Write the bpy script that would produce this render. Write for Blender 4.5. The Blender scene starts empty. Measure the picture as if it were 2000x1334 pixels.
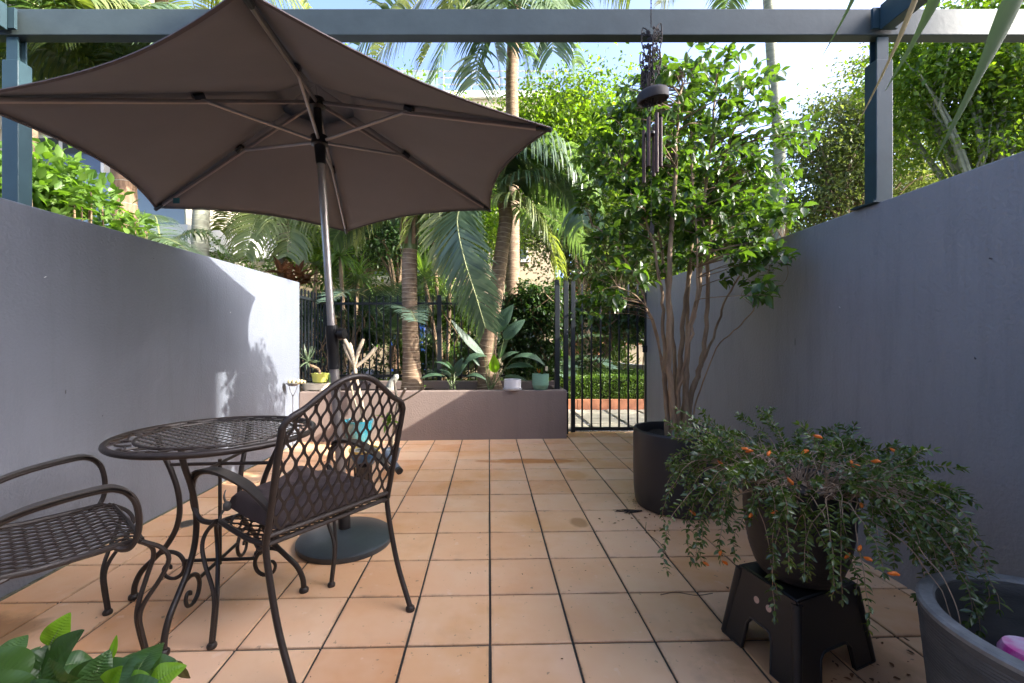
import bpy, math, random
import numpy as np
from mathutils import Vector, Matrix, noise
random.seed(7)
RNG = np.random.default_rng(11)
R = math.radians
S = bpy.context.scene
COL = S.collection
H, F, CX, CY = 1.11, 833.0, 955.0, 667.0      # eye height and lens, used to read places off the photograph

# ------------------------------------------------------------------ camera, sky, sun, exposure
cam = bpy.data.cameras.new('camera'); cam_o = bpy.data.objects.new('camera', cam); COL.objects.link(cam_o)
cam_o.location = (0, 0, H); cam_o.rotation_euler = (R(90), 0, 0)
cam.sensor_width = 36; cam.lens = 36*F/2000; cam.shift_x = 45/2000.0
cam.clip_start = 0.05; cam.clip_end = 1000
S.camera = cam_o
SUN = Vector((0.9, -0.256, 0.525)).normalized()
W = bpy.data.worlds.new("World"); S.world = W; W.use_nodes = True
nt = W.node_tree; bg = nt.nodes['Background']
sky = nt.nodes.new('ShaderNodeTexSky'); sky.sky_type = 'NISHITA'; sky.sun_disc = False
sky.sun_elevation = math.asin(SUN.z); sky.sun_rotation = math.atan2(SUN.x, SUN.y)
sky.air_density = 0.4; sky.dust_density = 3.3; sky.ozone_density = 2.2
nt.links.new(sky.outputs[0], bg.inputs[0]); bg.inputs[1].default_value = 0.15
sun = bpy.data.lights.new('sun', 'SUN'); sun.energy = 2.0; sun.angle = R(0.55); sun.color = (1, .94, .84)
sun_o = bpy.data.objects.new('sun', sun); COL.objects.link(sun_o)
sun_o.rotation_euler = SUN.to_track_quat('Z', 'Y').to_euler()
S.view_settings.view_transform = 'Standard'; S.view_settings.look = 'None'
S.view_settings.gamma = 1; S.view_settings.use_curve_mapping = False
S.view_settings.exposure = 3.0
S.render.engine = 'CYCLES'
S.cycles.max_bounces = 8; S.cycles.diffuse_bounces = 5; S.cycles.transparent_max_bounces = 6

# ------------------------------------------------------------------ materials
MATS = {}
def mat(name, col, rough=.6, metal=0, var=.0, vscale=8, bump=0, bscale=60, col2=None, spec=.5, island=0, objr=0, stretch=(1,1,1), detail=5, coat=0):
    if name in MATS: return MATS[name]
    m = bpy.data.materials.new(name); m.use_nodes = True; n = m.node_tree; L = n.links
    b = n.nodes['Principled BSDF']
    b.inputs['Roughness'].default_value = rough; b.inputs['Metallic'].default_value = metal
    b.inputs['Specular IOR Level'].default_value = spec
    b.inputs['Coat Weight'].default_value = coat; b.inputs['Coat Roughness'].default_value = .25
    g = n.nodes.new('ShaderNodeTexCoord'); mp = n.nodes.new('ShaderNodeMapping'); L.new(g.outputs['Object'], mp.inputs[0])
    mp.inputs['Scale'].default_value = stretch
    c2 = col2 if col2 else tuple(c*(1-var) for c in col)
    if var or col2 or island or objr:
        t = n.nodes.new('ShaderNodeTexNoise'); t.inputs['Scale'].default_value = vscale; t.inputs['Detail'].default_value = detail
        t.inputs['Roughness'].default_value = .62
        L.new(mp.outputs[0], t.inputs['Vector'])
        r = n.nodes.new('ShaderNodeValToRGB'); r.color_ramp.elements[0].position = .34; r.color_ramp.elements[1].position = .66
        r.color_ramp.elements[0].color = (*c2, 1); r.color_ramp.elements[1].color = (*col, 1)
        L.new(t.outputs[0], r.inputs[0]); out = r.outputs[0]
        if island or objr:
            src = n.nodes.new('ShaderNodeNewGeometry').outputs['Random Per Island'] if island else n.nodes.new('ShaderNodeObjectInfo').outputs['Random']
            k = island or objr
            mr = n.nodes.new('ShaderNodeMapRange'); mr.inputs['To Min'].default_value = 1-k; mr.inputs['To Max'].default_value = 1+k*.6
            L.new(src, mr.inputs['Value'])
            mx = n.nodes.new('ShaderNodeVectorMath'); mx.operation = 'SCALE'
            L.new(out, mx.inputs[0]); L.new(mr.outputs[0], mx.inputs['Scale']); out = mx.outputs[0]
        L.new(out, b.inputs['Base Color'])
    else: b.inputs['Base Color'].default_value = (*col, 1)
    if bump:
        t2 = n.nodes.new('ShaderNodeTexNoise'); t2.inputs['Scale'].default_value = bscale; t2.inputs['Detail'].default_value = 4
        L.new(mp.outputs[0], t2.inputs['Vector'])
        bp = n.nodes.new('ShaderNodeBump'); bp.inputs['Strength'].default_value = min(1, bump); bp.inputs['Distance'].default_value = .004*max(1, bump)
        L.new(t2.outputs[0], bp.inputs['Height']); L.new(bp.outputs[0], b.inputs['Normal'])
    MATS[name] = m; return m

def leafmat(name, a, b2, trans=.35, rough=.4, tcol=None, vscale=1.5, spec=.5):
    """leaf: glossy upper skin mixed with light passing through the blade; shades differ from leaf to leaf"""
    m = bpy.data.materials.new(name); m.use_nodes = True; n = m.node_tree; L = n.links
    b = n.nodes['Principled BSDF']; b.inputs['Roughness'].default_value = rough; b.inputs['Specular IOR Level'].default_value = spec
    geo = n.nodes.new('ShaderNodeNewGeometry'); t = n.nodes.new('ShaderNodeTexNoise'); t.inputs['Scale'].default_value = vscale
    L.new(geo.outputs['Position'], t.inputs['Vector'])
    add = n.nodes.new('ShaderNodeMath'); add.operation = 'MULTIPLY_ADD'; add.inputs[1].default_value = .6
    L.new(geo.outputs['Random Per Island'], add.inputs[0])
    mul = n.nodes.new('ShaderNodeMath'); mul.operation = 'MULTIPLY'; mul.inputs[1].default_value = .45
    L.new(t.outputs[0], mul.inputs[0]); L.new(mul.outputs[0], add.inputs[2])
    r = n.nodes.new('ShaderNodeValToRGB'); r.color_ramp.elements[0].color = (*a, 1); r.color_ramp.elements[1].color = (*b2, 1)
    r.color_ramp.elements[0].position = .15; r.color_ramp.elements[1].position = .85
    L.new(add.outputs[0], r.inputs[0]); L.new(r.outputs[0], b.inputs['Base Color'])
    tr = n.nodes.new('ShaderNodeBsdfTranslucent'); mx = n.nodes.new('ShaderNodeMixShader'); mx.inputs[0].default_value = trans
    tc = n.nodes.new('ShaderNodeVectorMath'); tc.operation = 'MULTIPLY'; tc.inputs[1].default_value = tcol or (2.4, 2.6, .9)
    L.new(r.outputs[0], tc.inputs[0]); L.new(tc.outputs[0], tr.inputs[0])
    L.new(b.outputs[0], mx.inputs[1]); L.new(tr.outputs[0], mx.inputs[2])
    L.new(mx.outputs[0], n.nodes['Material Output'].inputs['Surface'])
    MATS[name] = m; return m

# painted render walls: roller stipple, faint runs and grime
def wallmat(name, col, grime=.25):
    m = mat(name, col, rough=.5, bump=.9, bscale=70, var=.10, vscale=1.3)
    n = m.node_tree; L = n.links; b = n.nodes['Principled BSDF']
    src = b.inputs['Base Color'].links[0].from_socket
    tc = n.nodes.new('ShaderNodeTexCoord'); mp = n.nodes.new('ShaderNodeMapping'); mp.inputs['Scale'].default_value = (9, 9, .9)
    L.new(tc.outputs['Object'], mp.inputs[0])
    t = n.nodes.new('ShaderNodeTexNoise'); t.inputs['Scale'].default_value = 1.6; t.inputs['Detail'].default_value = 7; t.inputs['Roughness'].default_value = .7
    L.new(mp.outputs[0], t.inputs['Vector'])
    mr = n.nodes.new('ShaderNodeMapRange'); mr.inputs['From Min'].default_value = .48; mr.inputs['From Max'].default_value = .8
    mr.inputs['To Min'].default_value = 1; mr.inputs['To Max'].default_value = 1-grime
    L.new(t.outputs[0], mr.inputs['Value'])
    mx = n.nodes.new('ShaderNodeVectorMath'); mx.operation = 'SCALE'; L.new(src, mx.inputs[0]); L.new(mr.outputs[0], mx.inputs['Scale'])
    L.new(mx.outputs[0], b.inputs['Base Color'])
    return m
M_wall = wallmat('lavender_render', (.150, .168, .205), .12)
M_wall2 = wallmat('grey_mauve_render', (.25, .25, .262), .2)
M_planter = wallmat('mauve_brown_render', (.24, .185, .16), .12)
M_soffit = mat('white_soffit', (.72, .71, .69), .7, var=.05)
M_facade = mat('cream_facade', (.62, .56, .46), .8, var=.08, vscale=.7, bump=.2)
M_beige = mat('sandstone_facade', (.52, .42, .29), .8, var=.12, vscale=.8, bump=.2)
M_white = mat('white_balcony', (.74, .73, .70), .6, var=.06, vscale=1)
M_glassdark = mat('window_glass', (.04, .055, .07), .08, spec=.9)
M_steel = mat('teal_painted_steel', (.024, .050, .060), .45, spec=.3, var=.25, vscale=5, bump=.12, bscale=30)
M_steel_face = mat('teal_grey_steel', (.05, .066, .064), .5, spec=.3, var=.2, vscale=7, bump=.15, bscale=40)
M_iron = mat('brown_wrought_iron', (.030, .022, .019), .42, var=.25, vscale=30, bump=.15, bscale=140, spec=.4)
M_fence = mat('black_fence_paint', (.014, .018, .022), .4, var=.2, vscale=10)
M_canopy = mat('taupe_canvas', (.185, .176, .180), .85, var=.10, vscale=2.2, bump=.5, bscale=7)
M_alu = mat('bronze_aluminium', (.40, .37, .35), .38, metal=.75, var=.06)
M_rib = mat('taupe_aluminium', (.34, .30, .28), .38, metal=.6)
M_blackpl = mat('black_plastic', (.012, .012, .013), .38)
M_base = mat('umbrella_base_resin', (.04, .05, .058), .35, var=.3, vscale=6, bump=.1)
M_blackpot = mat('charcoal_fibreglass', (.018, .018, .020), .42, var=.15, vscale=4, bump=.1)
M_soil = mat('potting_soil', (.03, .02, .013), .95, var=.5, vscale=40, bump=1.5, bscale=50)
M_bark = mat('tan_stem_bark', (.36, .25, .15), .8, col2=(.17, .11, .065), vscale=18, bump=.8, bscale=60, stretch=(1,1,.25))
M_twig = mat('twig', (.20, .13, .07), .8, var=.3, vscale=10)
M_cushion = mat('plum_brown_fabric', (.052, .036, .036), .85, var=.2, vscale=12, bump=.3, bscale=300)
M_strap = mat('grey_iron_strap', (.058, .050, .044), .38, var=.2, vscale=20, spec=.5)
M_grout = mat('grey_grout', (.060, .056, .048), .9, col2=(.022, .021, .019), vscale=3, bump=.6, bscale=200)

def tilemat():
    m = bpy.data.materials.new('terracotta_tile'); m.use_nodes = True; n = m.node_tree; L = n.links; b = n.nodes['Principled BSDF']
    oi = n.nodes.new('ShaderNodeObjectInfo'); geo = n.nodes.new('ShaderNodeNewGeometry')
    r = n.nodes.new('ShaderNodeValToRGB'); e = r.color_ramp.elements
    e[0].color = (.66, .33, .155, 1); e[1].color = (.80, .50, .31, 1); e[1].position = 1
    for p, c in ((.25, (.76, .44, .235)), (.5, (.78, .475, .275)), (.75, (.72, .40, .215))):
        q = e.new(p); q.color = (*c, 1)
    L.new(oi.outputs['Random'], r.inputs[0])
    def noi(sc, det, ro=.6):
        t = n.nodes.new('ShaderNodeTexNoise'); t.inputs['Scale'].default_value = sc; t.inputs['Detail'].default_value = det; t.inputs['Roughness'].default_value = ro
        L.new(geo.outputs['Position'], t.inputs['Vector']); return t
    def ramp(sock, a, b_, lo, hi):
        mr = n.nodes.new('ShaderNodeMapRange'); mr.inputs['From Min'].default_value = a; mr.inputs['From Max'].default_value = b_
        mr.inputs['To Min'].default_value = lo; mr.inputs['To Max'].default_value = hi; L.new(sock, mr.inputs['Value']); return mr.outputs[0]
    cur = r.outputs[0]
    # pale haze of cement bloom, ochre water stains, dark grime spots
    for sc, det, lo, hi, tint, amt in ((2.3, 4, .42, .68, (.80, .56, .37), .6), (1.1, 5, .50, .68, (.62, .28, .075), .7), (4.2, 9, .57, .76, (.40, .22, .13), .25), (34, 3, .665, .72, (.13, .08, .05), .6), (13, 6, .64, .70, (.85, .66, .52), .3)):
        mx = n.nodes.new('ShaderNodeMix'); mx.data_type = 'RGBA'; mx.inputs[7].default_value = (*tint, 1)
        L.new(ramp(noi(sc, det).outputs[0], lo, hi, 0, amt), mx.inputs[0]); L.new(cur, mx.inputs[6]); cur = mx.outputs[2]
    # ochre water stain with its own shape lying across the far tiles
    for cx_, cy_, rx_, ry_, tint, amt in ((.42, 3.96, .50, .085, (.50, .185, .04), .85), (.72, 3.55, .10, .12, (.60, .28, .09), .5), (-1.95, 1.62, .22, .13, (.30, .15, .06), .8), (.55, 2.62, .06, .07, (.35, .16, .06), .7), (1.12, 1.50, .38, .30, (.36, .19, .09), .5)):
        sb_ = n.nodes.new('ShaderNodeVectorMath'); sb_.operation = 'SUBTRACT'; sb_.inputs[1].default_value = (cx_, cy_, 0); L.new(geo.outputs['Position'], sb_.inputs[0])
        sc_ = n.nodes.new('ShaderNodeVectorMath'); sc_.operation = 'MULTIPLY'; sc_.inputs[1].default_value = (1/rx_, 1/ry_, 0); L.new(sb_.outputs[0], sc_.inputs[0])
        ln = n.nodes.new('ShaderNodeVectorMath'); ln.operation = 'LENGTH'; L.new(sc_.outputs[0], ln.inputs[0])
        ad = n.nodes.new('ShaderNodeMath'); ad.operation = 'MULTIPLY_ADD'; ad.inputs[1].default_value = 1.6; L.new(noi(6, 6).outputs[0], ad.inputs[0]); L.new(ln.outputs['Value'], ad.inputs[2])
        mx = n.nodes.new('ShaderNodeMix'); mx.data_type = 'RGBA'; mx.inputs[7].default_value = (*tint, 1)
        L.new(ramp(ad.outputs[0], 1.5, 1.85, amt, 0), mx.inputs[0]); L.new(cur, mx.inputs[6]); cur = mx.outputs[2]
    # dirt gathered along the edges of each tile, uneven from side to side
    tc = n.nodes.new('ShaderNodeTexCoord'); ab = n.nodes.new('ShaderNodeVectorMath'); ab.operation = 'ABSOLUTE'; L.new(tc.outputs['Object'], ab.inputs[0])
    sp = n.nodes.new('ShaderNodeSeparateXYZ'); L.new(ab.outputs[0], sp.inputs[0]); mxx = n.nodes.new('ShaderNodeMath'); mxx.operation = 'MAXIMUM'
    L.new(sp.outputs[0], mxx.inputs[0]); L.new(sp.outputs[1], mxx.inputs[1])
    ed = ramp(mxx.outputs[0], .136, .1495, 0, 1); nz = ramp(noi(7, 8, .75).outputs[0], .44, .74, 0, .7)
    mm = n.nodes.new('ShaderNodeMath'); mm.operation = 'MULTIPLY'; L.new(ed, mm.inputs[0]); L.new(nz, mm.inputs[1])
    mx = n.nodes.new('ShaderNodeMix'); mx.data_type = 'RGBA'; mx.inputs[7].default_value = (.16, .10, .065, 1)
    L.new(mm.outputs[0], mx.inputs[0]); L.new(cur, mx.inputs[6]); cur = mx.outputs[2]
    L.new(cur, b.inputs['Base Color'])
    L.new(ramp(noi(6, 5).outputs[0], .3, .7, .30, .55), b.inputs['Roughness'])
    bp = n.nodes.new('ShaderNodeBump'); bp.inputs['Strength'].default_value = .25; bp.inputs['Distance'].default_value = .002
    L.new(noi(9, 8, .7).outputs[0], bp.inputs['Height']); L.new(bp.outputs[0], b.inputs['Normal'])
    return m
M_tile = tilemat()
M_trunk = mat('ringed_palm_bark', (.27, .185, .115), .85, col2=(.12, .075, .045), vscale=9, bump=1, bscale=40, stretch=(1,1,3))
M_ring = mat('pale_leaf_scar', (.42, .33, .22), .85, var=.3, vscale=20)
M_trunk_pale = mat('pale_palm_bark', (.26, .27, .20), .8, col2=(.17, .17, .12), vscale=5, bump=.6, bscale=40, stretch=(1,1,3))
M_fibre = mat('brown_palm_fibre', (.27, .17, .10), .9, col2=(.13, .075, .045), vscale=14, bump=1.5, bscale=60, stretch=(3,3,.5))
M_shaft = mat('green_crownshaft', (.15, .19, .06), .5, col2=(.08, .12, .03), vscale=6, stretch=(3,3,.4))
M_rachis = mat('frond_midrib', (.24, .27, .10), .5, var=.3)
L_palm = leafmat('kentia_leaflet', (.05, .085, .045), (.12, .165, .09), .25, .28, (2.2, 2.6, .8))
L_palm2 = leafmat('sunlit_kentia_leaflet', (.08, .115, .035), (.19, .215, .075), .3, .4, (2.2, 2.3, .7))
L_blue = leafmat('phoenix_leaflet', (.04, .075, .06), (.10, .15, .115), .2, .28)
L_cam = leafmat('glossy_tree_leaf', (.022, .054, .015), (.072, .122, .028), .34, .27, (2.7, 2.9, .6), spec=.5)
L_bright = leafmat('bright_shrub_leaf', (.05, .11, .018), (.12, .20, .035), .4, .38, (2.0, 2.2, .6))
L_tree = leafmat('lime_tree_leaf', (.045, .10, .015), (.15, .21, .035), .5, .5, (2.3, 2.5, .5))
L_olive = leafmat('olive_tree_leaf', (.075, .105, .04), (.14, .165, .065), .4, .5, (1.9, 2.0, .8))
L_dark = leafmat('dark_vine_leaf', (.015, .038, .012), (.045, .085, .024), .3, .35)
L_hedge = leafmat('hedge_leaf', (.05, .10, .018), (.12, .19, .035), .3, .5)
L_small = leafmat('goldfish_plant_leaf', (.04, .072, .018), (.12, .16, .045), .22, .24, (2.2, 2.8, .6), vscale=5, spec=.7)
L_lily = leafmat('peace_lily_leaf', (.022, .068, .016), (.05, .112, .024), .28, .36, vscale=6)
L_lime = leafmat('young_lime_leaf', (.12, .26, .015), (.17, .33, .02), .4, .35)
L_bird = leafmat('strelitzia_leaf', (.03, .065, .04), (.06, .11, .065), .22, .5, (1.8, 2.2, .9))
L_aloe = leafmat('aloe_leaf', (.07, .11, .06), (.11, .15, .08), .1, .45)
L_brom = leafmat('bromeliad_leaf', (.08, .035, .018), (.16, .075, .03), .2, .45, (1.6, 1.2, .8))
L_strap = leafmat('strappy_leaf', (.07, .14, .03), (.16, .22, .06), .35, .4)

# ------------------------------------------------------------------ builders
def P(px, py, y):
    """the place at depth y that the photograph shows at pixel (px, py)"""
    return Vector(((px-CX)/F*y, y, H-(py-CY)/F*y))
def FL(px, py):
    y = F*H/(py-CY); return P(px, py, y)

class MB:
    def __init__(s): s.v = []; s.f = []
    def add(s, vs, fs):
        b = len(s.v); s.v.extend([tuple(v) for v in vs]); s.f.extend([tuple(i+b for i in f) for f in fs]); return s
    def box(s, a, b):
        (x0,y0,z0), (x1,y1,z1) = a, b
        return s.add([(x0,y0,z0),(x1,y0,z0),(x1,y1,z0),(x0,y1,z0),(x0,y0,z1),(x1,y0,z1),(x1,y1,z1),(x0,y1,z1)],
            [(0,3,2,1),(4,5,6,7),(0,1,5,4),(1,2,6,5),(2,3,7,6),(3,0,4,7)])
    def prism(s, pts, z0, z1):
        n = len(pts); vs = [(x,y,z0) for x,y in pts]+[(x,y,z1) for x,y in pts]
        return s.add(vs, [tuple(range(n-1,-1,-1)), tuple(range(n,2*n))]+[(i,(i+1)%n,(i+1)%n+n,i+n) for i in range(n)])
    def lathe(s, prof, c=(0,0,0), n=32, cap=False, wob=0):
        vs = []; fs = []
        for r, z in prof:
            for i in range(n):
                a = 2*math.pi*i/n; rr = r*(1+wob*math.sin(3*a+z*9)); vs.append((c[0]+rr*math.cos(a), c[1]+rr*math.sin(a), c[2]+z))
        for j in range(len(prof)-1):
            for i in range(n): k = (i+1) % n; fs.append((j*n+i, j*n+k, (j+1)*n+k, (j+1)*n+i))
        if cap: fs.append(tuple(range(n-1,-1,-1))); fs.append(tuple((len(prof)-1)*n+i for i in range(n)))
        return s.add(vs, fs)
    def tube(s, pts, rad, n=8, cap=True, flat=1.0):
        pts = [Vector(p) for p in pts]; m = len(pts)
        if not hasattr(rad, '__len__'): rad = [rad]*m
        T = [(pts[min(i+1,m-1)]-pts[max(i-1,0)]).normalized() for i in range(m)]
        up = Vector((0,0,1)) if abs(T[0].z) < .9 else Vector((1,0,0))
        N = T[0].cross(up).normalized(); vs = []; fs = []
        for i in range(m):
            N = (N-T[i]*N.dot(T[i])); N = N.normalized() if N.length > 1e-6 else T[i].orthogonal().normalized()
            B = T[i].cross(N)
            for k in range(n):
                a = 2*math.pi*k/n; vs.append(pts[i]+N*(rad[i]*math.cos(a))+B*(rad[i]*flat*math.sin(a)))
        for i in range(m-1):
            for k in range(n): q = (k+1) % n; fs.append((i*n+k, i*n+q, (i+1)*n+q, (i+1)*n+k))
        if cap: fs.append(tuple(range(n-1,-1,-1))); fs.append(tuple((m-1)*n+k for k in range(n)))
        return s.add(vs, fs)
    def ribbon(s, pts, nrm, w, th=.002):
        """flat bar along pts, lying square to the directions nrm"""
        pts = [Vector(p) for p in pts]; m = len(pts); vs = []; fs = []
        for i in range(m):
            T = (pts[min(i+1,m-1)]-pts[max(i-1,0)]).normalized(); N = Vector(nrm[i] if isinstance(nrm, list) else nrm).normalized()
            Bv = T.cross(N).normalized(); ww = (w[i] if hasattr(w,'__len__') else w)/2
            for a, b in ((-1,-1),(1,-1),(1,1),(-1,1)): vs.append(pts[i]+Bv*ww*a+N*(th/2*b))
        for i in range(m-1):
            for k in range(4): q = (k+1) % 4; fs.append((i*4+k, i*4+q, (i+1)*4+q, (i+1)*4+k))
        fs += [(3,2,1,0), tuple((m-1)*4+k for k in range(4))]
        return s.add(vs, fs)
    def ball(s, c, r, n=10, sc=(1,1,1), q=None):
        vs = []; fs = []; m = n//2+1
        for j in range(m+1):
            p = math.pi*j/m
            for i in range(n):
                a = 2*math.pi*i/n; v = Vector((r*sc[0]*math.sin(p)*math.cos(a), r*sc[1]*math.sin(p)*math.sin(a), r*sc[2]*math.cos(p)))
                if q: v = q @ v
                vs.append(v+Vector(c))
        for j in range(m):
            for i in range(n): k = (i+1) % n; fs.append((j*n+i, (j+1)*n+i, (j+1)*n+k, j*n+k))
        return s.add(vs, fs)

def world_loc(p):
    l = Vector((0,0,0))
    while p: l += p.location; p = p.parent
    return l
def mesh(name, v, f, m=None, smooth=False):
    me = bpy.data.meshes.new(name); me.from_pydata([tuple(x) for x in v], [], f)
    if m: me.materials.append(m)
    if smooth: me.polygons.foreach_set('use_smooth', [True]*len(me.polygons))
    me.update(); return me
def npmesh(name, V, Fc, m, smooth=False):
    """V (n,3), Fc (k, 3 or 4) as arrays"""
    me = bpy.data.meshes.new(name); k, w = Fc.shape
    me.vertices.add(len(V)); me.vertices.foreach_set('co', V.astype(np.float32).ravel())
    me.loops.add(k*w); me.loops.foreach_set('vertex_index', Fc.astype(np.int32).ravel())
    me.polygons.add(k); me.polygons.foreach_set('loop_start', np.arange(0, k*w, w, dtype=np.int32))
    me.polygons.foreach_set('loop_total', np.full(k, w, dtype=np.int32))
    if smooth: me.polygons.foreach_set('use_smooth', np.ones(k, dtype=bool))
    me.materials.append(m); me.update(calc_edges=True); me.validate(); return me
def link(name, me, parent=None, kind=None):
    o = bpy.data.objects.new(name, me); COL.objects.link(o)
    if parent: o.parent = parent
    if kind: o['kind'] = kind
    return o
def bevel(o, w, seg=2):
    b = o.modifiers.new('bevel', 'BEVEL'); b.width = w; b.segments = seg; b.limit_method = 'ANGLE'; b.angle_limit = R(40); return o
def obj(name, mb, m, parent=None, smooth=True, bev=0, kind=None, label=None):
    off = world_loc(parent); v = np.array(mb.v, dtype=float)-np.array(off)
    me = mesh(name, v, mb.f, m, smooth)
    if smooth:
        me.set_sharp_from_angle(angle=R(38))
    o = link(name, me, parent, kind)
    if bev: bevel(o, bev)
    if label: o['label'] = label
    return o
def npobj(name, V, Fc, m, parent=None, kind=None, smooth=False):
    return link(name, npmesh(name, V-np.array(world_loc(parent)), Fc, m, smooth), parent, kind)
def tag(o, label, cat, group=None):
    o['label'] = label; o['category'] = cat
    if group: o['group'] = group
    return o
def thing(name, label, cat, loc=(0,0,0), group=None):
    o = bpy.data.objects.new(name, None); COL.objects.link(o); o.location = loc; o.empty_display_size = .1
    return tag(o, label, cat, group)
def spline(pts, n=8):
    """smooth curve through pts"""
    p = [Vector(q) for q in pts]; p = [p[0]*2-p[1]]+p+[p[-1]*2-p[-2]]; out = []
    for i in range(1, len(p)-2):
        for k in range(n):
            t = k/n; a, b, c, d = p[i-1], p[i], p[i+1], p[i+2]
            out.append(.5*((2*b)+(c-a)*t+(2*a-5*b+4*c-d)*t*t+(3*b-3*c+d-a)*t**3))
    out.append(p[-2]); return out

# leaf templates: along +y from 0 to 1, face up +z
def leaf_template(kind):
    if kind == 'quad':
        return np.array([(0,0,0),(-.5,.45,.12),(0,1,-.08),(.5,.45,.12)]), np.array([(0,1,2),(0,2,3)])
    if kind == 'oval':   # pointed oval with a keel and drooping tip
        v = [(0,0,0),(0,.33,-.03),(0,.68,-.05),(0,1,-.16)]; v += [(-.36,.22,.06),(-.5,.5,.05),(-.27,.8,-.03),(.36,.22,.06),(.5,.5,.05),(.27,.8,-.03)]
        f = [(0,1,4),(4,1,5),(1,2,5),(5,2,6),(6,2,3),(0,7,1),(7,8,1),(1,8,2),(8,9,2),(9,3,2)]
        return np.array(v), np.array(f)
def scatter(centers, dirs, sizes, wr=.5, kind='quad', roll=.8, up=None):
    """leaves as arrays: bases, pointing directions, lengths; faces lean to the sky"""
    T, Fc = leaf_template(kind); n = len(centers)
    D = dirs/np.linalg.norm(dirs, axis=1, keepdims=True)
    U = np.tile([0,0,1.0], (n,1)) if up is None else up
    U = U+RNG.normal(0, roll*.5, (n,3)); X = np.cross(D, U); X /= np.linalg.norm(X, axis=1, keepdims=True)+1e-9
    Z = np.cross(X, D); sz = np.asarray(sizes).reshape(n,1,1)
    V = centers[:,None,:]+sz*(T[None,:,0,None]*wr*X[:,None,:]+T[None,:,1,None]*D[:,None,:]+T[None,:,2,None]*wr*2*Z[:,None,:])
    Ff = Fc[None]+(np.arange(n)*len(T))[:,None,None]
    return V.reshape(-1,3), Ff.reshape(-1,3)
def rdir(n, z=0.0, s=1.0):
    d = RNG.normal(0, 1, (n,3)); d /= np.linalg.norm(d, axis=1, keepdims=True); d[:,2] = d[:,2]*s+z; return d

# ================================================================== SETTING
g = MB(); g.add([(-150,4.6,-.02),(150,4.6,-.02),(150,300,-.02),(-150,300,-.02)], [(0,1,2,3)])
g.add([(-150,-60,-.03),(150,-60,-.03),(150,4.7,-.03),(-150,4.7,-.03)], [(0,1,2,3)])
M_ground = mat('garden_earth', (.06, .045, .025), .95, col2=(.035, .05, .015), vscale=.9, bump=1)
obj('ground', g, M_ground, None, False, kind='structure')
X0, TP, YR = .004, .306, 1.563
SH = .028
floor = obj('floor', MB().add([(-2.3,-.8,-.007),(2.1,-.8,-.007),(2.1,5.22,-.007),(-2.3,5.22,-.007)], [(0,1,2,3)]), M_grout, None, False, kind='structure')
a = TP/2-.0048
def tile_mesh(a, b):
    mb = MB(); e = .004
    for (r, z) in ((0,-.012),(0,-.0022),(e*.35,-.0007),(e,0)):
        mb.v += [(sx*(a-r), sy*(b-r)+SH*sx*(a-r), z) for sx, sy in ((-1,-1),(1,-1),(1,1),(-1,1))]
    mb.f = [(i*4+k, i*4+(k+1)%4, i*4+4+(k+1)%4, i*4+4+k) for i in range(3) for k in range(4)]+[(12,13,14,15)]
    return mesh('tile', mb.v, mb.f, M_tile)
tme = tile_mesh(a, a)
for i in range(-7, 7):
    for j in range(-5, 12):
        x = X0+(i+.5)*TP; y = YR+(j+.5)*TP+SH*x
        if y > 5.16 or (y > 4.98 and x < .8): continue
        o = link('tile', tme, floor); o.location = (x+random.uniform(-.0008,.0008), y+random.uniform(-.001,.001), random.uniform(-.0007,.0005))
        o.rotation_euler = (random.uniform(-.0016,.0016), random.uniform(-.0016,.0016), random.uniform(-.003,.003))
# drain in the floor by the wall
d = FL(365, 1023); dr = thing('floor_drain', 'small round slotted metal drain set in the tiles by the left wall', 'drain', (d.x, d.y, 0))
mb = MB().lathe([(.056,.0005),(.055,.0025),(.047,.003),(.045,.0008),(.001,.0008)], (d.x,d.y,0), 32); obj('rim', mb, mat('drain_steel', (.22,.2,.17), .45, metal=.6, var=.3, vscale=30), dr)
for k in range(-4, 5):
    w = math.sqrt(max(0, .043**2-(k*.0095)**2)); obj('slot_bar', MB().box((d.x-w, d.y+k*.0095-.002, .001), (d.x+w, d.y+k*.0095+.002, .0034)), mat('drain_steel', (0,0,0)), dr, False)

# side walls
def side_wall(name, xi, xo, y0, y1, h0, h1, m, label):
    mb = MB(); n = 24; vs = []; 
    pts = [(xi,y0),(xi,y1),(xo,y1),(xo,y0)]
    mb.add([(xi,y0,-.1),(xi,y1,-.1),(xo,y1,-.1),(xo,y0,-.1),(xi,y0,h0),(xi,y1,h1),(xo,y1,h1),(xo,y0,h0)], [(0,3,2,1),(4,5,6,7),(0,1,5,4),(1,2,6,5),(2,3,7,6),(3,0,4,7)])
    o = obj(name, mb, m, None, False, bev=.006); tag(o, label, 'wall'); return o
side_wall('garden_wall', -2.1, -2.45, -.78, 4.73, 1.70, 1.765, M_wall, 'lavender grey rendered wall on the left behind the bistro table')
side_wall('garden_wall', 1.89, 2.12, -.78, 5.12, 1.785, 1.785, M_wall2, 'grey rendered wall on the right behind the hanging orange flowered plant')
sk = MB()  # chipped strip of mortar where the left wall meets the tiles
for k in range(70):
    y = .9+k*.055; w = .006+.012*max(0, noise.noise((y*3,0,0))+.4); sk.box((-2.1, y, -.002), (-2.1+w, y+.056, .004+.004*random.random()))
o = obj('mortar_strip', sk, mat('green_grey_mortar', (.17,.17,.12), .9, var=.5, vscale=20, bump=1), None, False); o['kind'] = 'structure'

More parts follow.
